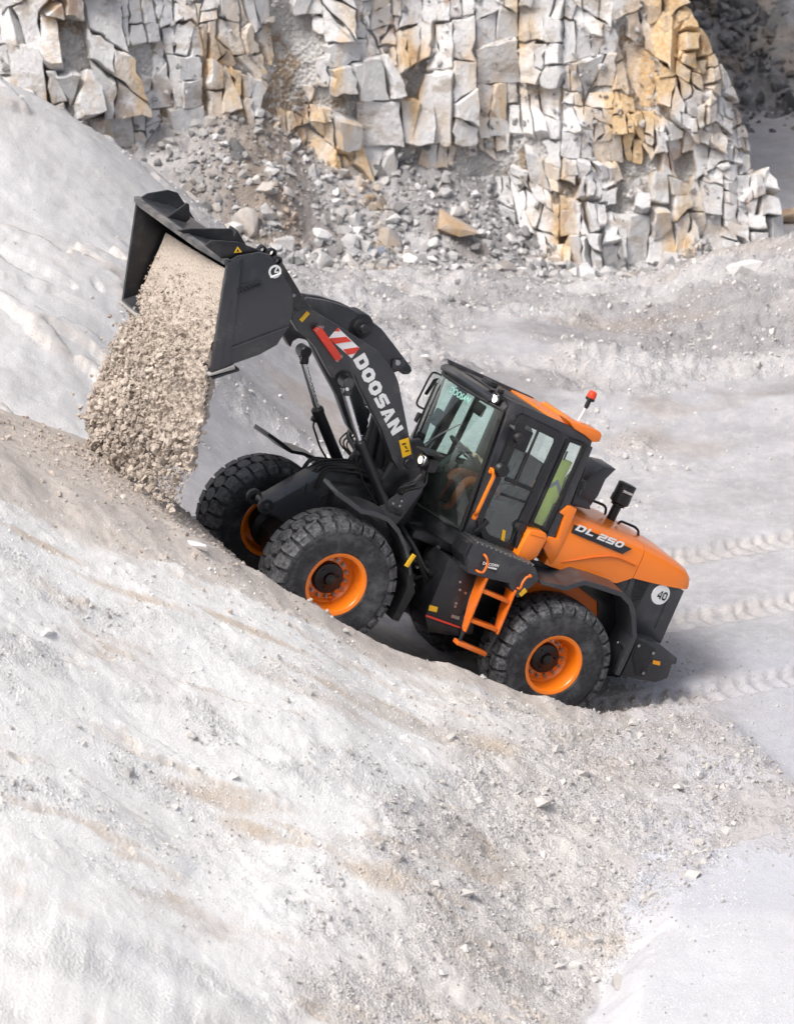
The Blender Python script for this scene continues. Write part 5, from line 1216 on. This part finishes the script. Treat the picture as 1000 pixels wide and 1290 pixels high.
# ------------------------------------------------------------------ rubble at the foot of the face
def ground_pts(n, x0, x1, y0, y1, r, fn=None):
    x = r.uniform(x0, x1, n); y = r.uniform(y0, y1, n)
    if fn is not None: m = fn(x, y) > r.random(n); x, y = x[m], y[m]
    return x, y
tal_fn = lambda x, y: ((cliff_y0(x)-y) < 3.3-.9*perlin(x*.5, x*0, 9))*((cliff_y0(x)-y) > -.6)*1.0
r = np.random.default_rng(5)
x, y = ground_pts(60000, -8, 6.9, 43.5, 51.2, r, lambda x, y: tal_fn(x, y)*(.25+.75*np.clip(.5+perlin(x*.9, y*.9, 4)*1.5, 0, 1))*.75)
x, y = x[:9000], y[:9000]; sz = np.clip(np.exp(r.normal(-3.2, .6, len(x))), .015, .22)
tag(scatter_mesh('rubble', np.stack([x, y, zat(x, y)+sz*.25], -1), sz, 'rubble_stone', r), 'loose grey and pale broken stone heaped along the foot of the quarry face', 'rubble', kind='stuff')
x, y = ground_pts(4000, -6.8, 6.6, 44.5, 50.6, r, tal_fn); cnt = 0
for a, c_ in zip(x, y):
    if cnt >= 170: break
    s_ = float(np.clip(math.exp(r.normal(-1.95, .35)), .10, .34)); z_ = zat(a, c_)[0]
    rock((a, c_, z_+.25*s_), s_, 'rubble_stone', 'angular broken rock lying in the rubble heap below the quarry face', 'rocks in the rubble heap', .5, r); cnt += 1
for i in range(48):
    h_ = r.uniform(0, 4.6); s0 = smaxs(h_)+r.uniform(-.35, .12); p = cliff_p(s0, h_, False); s_ = float(np.clip(math.exp(r.normal(-1.75, .35)), .09, .32))
    rock((p[0], p[1]-.05, p[2]+.02), s_, 'cliff_stone', 'broken block lying on the sloping right shoulder of the quarry face', 'blocks on the cliff shoulder', .5, r)
# boulders one can single out
def ground_hit(px, py, it=60):            # first point of the surface seen through a pixel
    d = ray(px, py); d = d/d[1]
    for Y in np.arange(24, 75, .05):
        p = CAMP + d*Y
        if p[2] < zat(p[0], p[1])[0]: return p
    return p
stone_mat('blue_stone', (.16,.18,.23), (.30,.33,.40), .0, .2); stone_mat('ochre_stone', (.45,.26,.09), (.55,.48,.42), .6, .2)
for px, py, s_, sq, m_, lb in [(700,305,.30,(1,.9,.85),'blue_stone','blue grey wedge of rock in the rubble below the cliff'), (560,292,.55,(1.25,.7,.6),'ochre_stone','long flat boulder with an ochre end at the cliff foot'),
        (452,297,.28,(1.1,.8,.6),'pale_stone','pale squat boulder left of the long ochre boulder'), (515,332,.20,(1,.8,.7),'pale_stone','white blocky rock at the front edge of the rubble'),
        (478,325,.24,(1,.9,.8),'blue_stone','dark bluish rock at the front edge of the rubble'), (992,282,.42,(1.3,.8,.65),'ochre_stone','large ochre streaked slab at the right edge of the picture'),
        (935,345,.30,(1.2,1.0,.95),'pale_stone','half buried pale boulder on the mound at the right'), (780,258,.2,(1,1,.8),'ochre_stone','rusty rock at the foot of the cliff corner')]:
    p = ground_hit(px, py); rock((p[0], p[1]+.1, p[2]+.25*s_), s_, m_, lb, None, .25, r, sq=sq, name='boulder', cat='boulder')
for i, (px, py, s_, lb) in enumerate([(567,379,.09,'small dark stone lying alone on the pale ground, nearest the rubble'), (577,357,.10,'dark flat stone just in front of the rubble heap'), (585,384,.08,'dark stone beside another above the cab'), (548,360,.07,'small dark stone left of the others on the pale ground')]):
    p = ground_hit(px, py); rock((p[0], p[1], p[2]+.2*s_), s_, 'dark_and_shaded_stone', lb, None, .3, r)
# ------------------------------------------------------------------ stones on the sloped foreground and around the loader
stf = lambda x, y: np.clip(fat('stony', x, y)*.9+.03+.25*fat('soil', x, y)*0, 0, 1)
def clear(x, y): u, w_ = uw(x, y); return ~((np.abs(w_) < 1.45) & (u > -2.4) & (u < 2.2))
x, y = ground_pts(90000, -5.2, 5.2, 23, 34, r, stf); m = clear(x, y); x, y = x[m][:11000], y[m][:11000]; sz = np.clip(np.exp(r.normal(-4.35, .5, len(x))), .006, .05)
tag(scatter_mesh('gravel', np.stack([x, y, zat(x, y)+sz*.15], -1), sz, 'slope_stone', r), 'pale loose gravel and crumbs strewn over the slope in front of the loader', 'gravel', kind='stuff')
x, y = ground_pts(60000, -6.5, 7, 36, 47.5, r, lambda x, y: stf(x, y)*.8); x, y = x[:6000], y[:6000]; sz = np.clip(np.exp(r.normal(-4.0, .55, len(x))), .01, .10)
tag(scatter_mesh('stone_litter', np.stack([x, y, zat(x, y)+sz*.15], -1), sz, 'slope_stone', r), 'grey stone litter over the hummocky ground behind the loader', 'gravel', kind='stuff')
fl = lambda x, y: np.clip(fat('pale', x, y)*(.15+.85*np.clip(.5+2*perlin(x*1.1, y*1.1, 8), 0, 1)), 0, 1)
x, y = ground_pts(60000, -5.2, 3.5, 23, 32, r, fl); m = clear(x, y); x, y = x[m][:13000], y[m][:13000]; sz = np.clip(np.exp(r.normal(-4.9, .45, len(x))), .004, .03)
tag(scatter_mesh('grit', np.stack([x, y, zat(x, y)+sz*.1], -1), sz, 'pale_stone', r), 'fine white grit crusting the bright left part of the near slope', 'grit', kind='stuff')
cnt = 0; x, y = ground_pts(6000, -4.5, 4.6, 24, 31.5, r, stf); m = clear(x, y)
for a, c_ in zip(x[m], y[m]):
    if cnt >= 190: break
    s_ = float(np.clip(math.exp(r.normal(-3.0, .42)), .03, .15)); rock((a, c_, zat(a, c_)[0]+.02*s_), s_, 'slope_stone', 'pale clod half sunk in the slope in front of the loader', 'clods on the near slope', .4, r, name='stone_clod', cat='clod'); cnt += 1
for px, py, s_, sq, lb in [(210,1082,.20,(1.2,.8,.6),'white angular stone on the lower left slope, right of the other white stones'), (92,1025,.22,(1.2,.9,.7),'big white block on the lower left slope above the white angular stone'), (135,1075,.15,(1,.8,.6),'low white stone between the big white block and the angular stone'),
        (243,688,.16,(1.3,.8,.8),'white crumbly lump on the ridge left of the front wheels'), (60,800,.14,(1,.8,.7),'half buried pale lump on the upper left slope'), (780,1240,.15,(1.2,.8,.8),'rounded pale rock near the foot of the slope, bottom right'),
        (585,1130,.15,(1,.8,.8),'grey rock in the stony band above the white mound'), (600,1010,.12,(1.2,.9,.5),'bright white flat stone in the rubbly band below the rear wheel'), (690,860,.0,(1,1,1),'')]:
    if s_ == 0: continue
    p = ground_hit(px, py); rock((p[0], p[1], p[2]+.02*s_), s_, 'slope_stone' if px > 500 else 'pale_stone', lb, None, .3, r, sq=sq)
p = ground_hit(47, 1020); rock((p[0], p[1], p[2]+.04), .13, 'ochre_stone', 'small tan rock at the left edge of the lower slope', None, .3, r)
# ------------------------------------------------------------------ far quarry side on the right: rubble bank and face, their shade put into the dark stone colour
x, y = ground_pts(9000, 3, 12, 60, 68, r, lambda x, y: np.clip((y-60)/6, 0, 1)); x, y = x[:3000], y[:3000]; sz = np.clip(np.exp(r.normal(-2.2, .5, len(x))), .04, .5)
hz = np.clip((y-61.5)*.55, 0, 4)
tag(scatter_mesh('far_rubble', np.stack([x, y, zat(x, y)+hz], -1), sz, 'dark_and_shaded_stone', r), 'grey rubble bank under the shaded far quarry face', 'rubble', kind='stuff')
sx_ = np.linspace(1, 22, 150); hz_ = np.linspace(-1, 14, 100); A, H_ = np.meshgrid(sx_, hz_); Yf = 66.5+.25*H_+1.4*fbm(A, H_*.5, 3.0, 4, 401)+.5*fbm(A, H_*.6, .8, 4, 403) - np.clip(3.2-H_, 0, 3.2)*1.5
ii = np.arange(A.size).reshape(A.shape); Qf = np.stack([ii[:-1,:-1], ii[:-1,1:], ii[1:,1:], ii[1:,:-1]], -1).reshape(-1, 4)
tag(link('far_quarry_face', fast_mesh('far_quarry_face', np.stack([A, Yf, H_], -1).reshape(-1, 3), Qf, False), 'dark_and_shaded_stone'), kind='structure')

# ================================================================== the load falling out of the bucket
near_p = [(284,338),(277,385),(269,430),(262,472),(253,530),(241,585),(224,640)]; far_p = [(209,292),(190,337),(168,393),(146,440),(128,490),(118,528),(130,555)]
NP_ = np.array([v3(a, c_, 1.31) for a, c_ in near_p]); FP_ = np.array([v3(a, c_, -1.27) for a, c_ in far_p])
def flow(t, q):                           # t along the fall 0..1, q across 0 (near) .. 1 (far)
    t = np.asarray(t, float)*6; i = np.clip(t.astype(int), 0, 5); f_ = (t-i)[..., None]
    a = NP_[i]*(1-f_)+NP_[i+1]*f_; c_ = FP_[i]*(1-f_)+FP_[i+1]*f_; q_ = np.asarray(q)[..., None]
    p = a*(1-q_)+c_*q_; bul = (np.sin(np.asarray(q)*PI)**.7)*(.05+.08*np.sin(np.clip(t/6, 0, 1)*PI)); p[..., 0] += bul; return p
T_, Q_ = np.meshgrid(np.linspace(0, .86, 150), np.linspace(0, 1, 130)); PF = flow(T_, Q_); amp = np.clip((T_-.06)/.45, .08, 1)
dsp = amp*(.10*fbm(T_*5, Q_*3, .5, 4, 501, .6)+.07*np.clip(fbm(T_*5, Q_*3, .13, 3, 505, .6), -.3, 1)); PF[..., 0] += dsp; PF[..., 1] += .3*dsp
PB = PF.copy(); PB[..., 0] -= .55*np.clip(1.15-T_, .25, 1)*np.clip(np.sin(Q_*PI), 0, 1)**.45*(T_ < 9) + .02; PB[..., 2] -= .10*(T_ < .45)
Wf = PF.reshape(-1, 3) @ VR.T + VT; Wb = PB.reshape(-1, 3) @ VR.T + VT; nr, nc = T_.shape; ii = np.arange(nr*nc).reshape(nr, nc); m_ = nr*nc
Qs = np.stack([ii[:-1,:-1], ii[:-1,1:], ii[1:,1:], ii[1:,:-1]], -1).reshape(-1, 4)
sides = []
for ring in (ii[0], ii[-1], ii[:, 0], ii[:, -1]): sides.append(np.stack([ring[:-1], ring[1:], ring[1:]+m_, ring[:-1]+m_], -1))
fm = fast_mesh('falling_soil', np.concatenate([Wf, Wb]), np.concatenate([Qs, Qs[:, ::-1]+m_]+sides), True)
k = N('loose_soil'); co = k.pos(); n1 = k.noise(co, 3, 7, .65); n2 = k.noise(co, 30, 6, .72)
k.base(k.mix(k.ramp(n2, [(.3, 0.0), (.7, 1.0)]), k.mix(n1, (.40, .335, .28), (.48, .415, .355)), (.62, .545, .475))); k.setb(rough=.95, spec=.1); k.bump(n2, .7, .03, k.bump(k.vor(co, 34), .6, .025)); MAT['loose_soil'] = k.m
FS = link('falling_soil', fm, 'loose_soil'); tag(FS, 'beige soil sliding out of the raised bucket and falling to the ramp', 'soil', kind='stuff')
r = np.random.default_rng(9); n_ = 9000; t = np.clip(r.beta(2.1, 1.15, n_)*.94+.08, 0, 1); q = r.uniform(0.0, 1, n_); q = np.where(r.random(n_) < .4, 1-r.beta(1, 2.2, n_), q)
P_ = flow(t, q); lo_ = np.clip((t-.25)/.6, 0, 1); P_ += r.normal(0, 1, (n_, 3))*np.array([.03, .03, .05])*(.2+lo_[:, None]*1.3); P_[:, 0] += .02; st_ = (r.random(n_) < .12) & (t > .3); P_[st_] += r.normal(0, 1, (int(st_.sum()), 3))*np.array([.10, .12, .08])
sz = np.exp(r.normal(-4.45, .5, n_))*(1+2.0*lo_*q+.6*lo_); hollow = (t > .9) & (r.random(n_) < .4)
W_ = P_ @ VR.T + VT; W_[:, 2] = np.maximum(W_[:, 2], zat(W_[:, 0], W_[:, 1]))
tag(scatter_mesh('falling_crumbs', W_[~hollow], np.clip(sz, .006, .07)[~hollow], 'clod', r, parent=FS), kind='stuff')
n_ = 230; t = np.clip(r.beta(2.4, 1.1, n_)*.8+.22, 0, 1.0); q = np.clip(1-r.beta(1.1, 1.9, n_), 0, 1); P_ = flow(t, q); P_[:, 0] += r.uniform(-.03, .06, n_); P_[:, 2] += r.normal(0, .04, n_); W_ = P_ @ VR.T + VT
for p in W_:
    s_ = float(np.clip(math.exp(r.normal(-2.95, .33)), .03, .10)); p[2] = max(p[2], zat(p[0], p[1])[0]+.02); rock(p, s_, 'clod', 'beige clod of soil falling from the tipped bucket', 'clods falling from the bucket', r=r, name='soil_clod', cat='clod', full=True)
# fine crumbs on the ramp under the fall
x = r.normal(0, 1, 2600)*.9; y = r.normal(0, 1, 2600)*1.0; c0 = to_world((3.3, .2, .6)); X_, Y_ = c0[0]+x, c0[1]+y; sz = np.clip(np.exp(r.normal(-4.2, .5, len(x))), .006, .05)
tag(scatter_mesh('ramp_crumbs', np.stack([X_, Y_, zat(X_, Y_)+.2*sz], -1), sz, 'clod', r, parent=FS), kind='stuff')
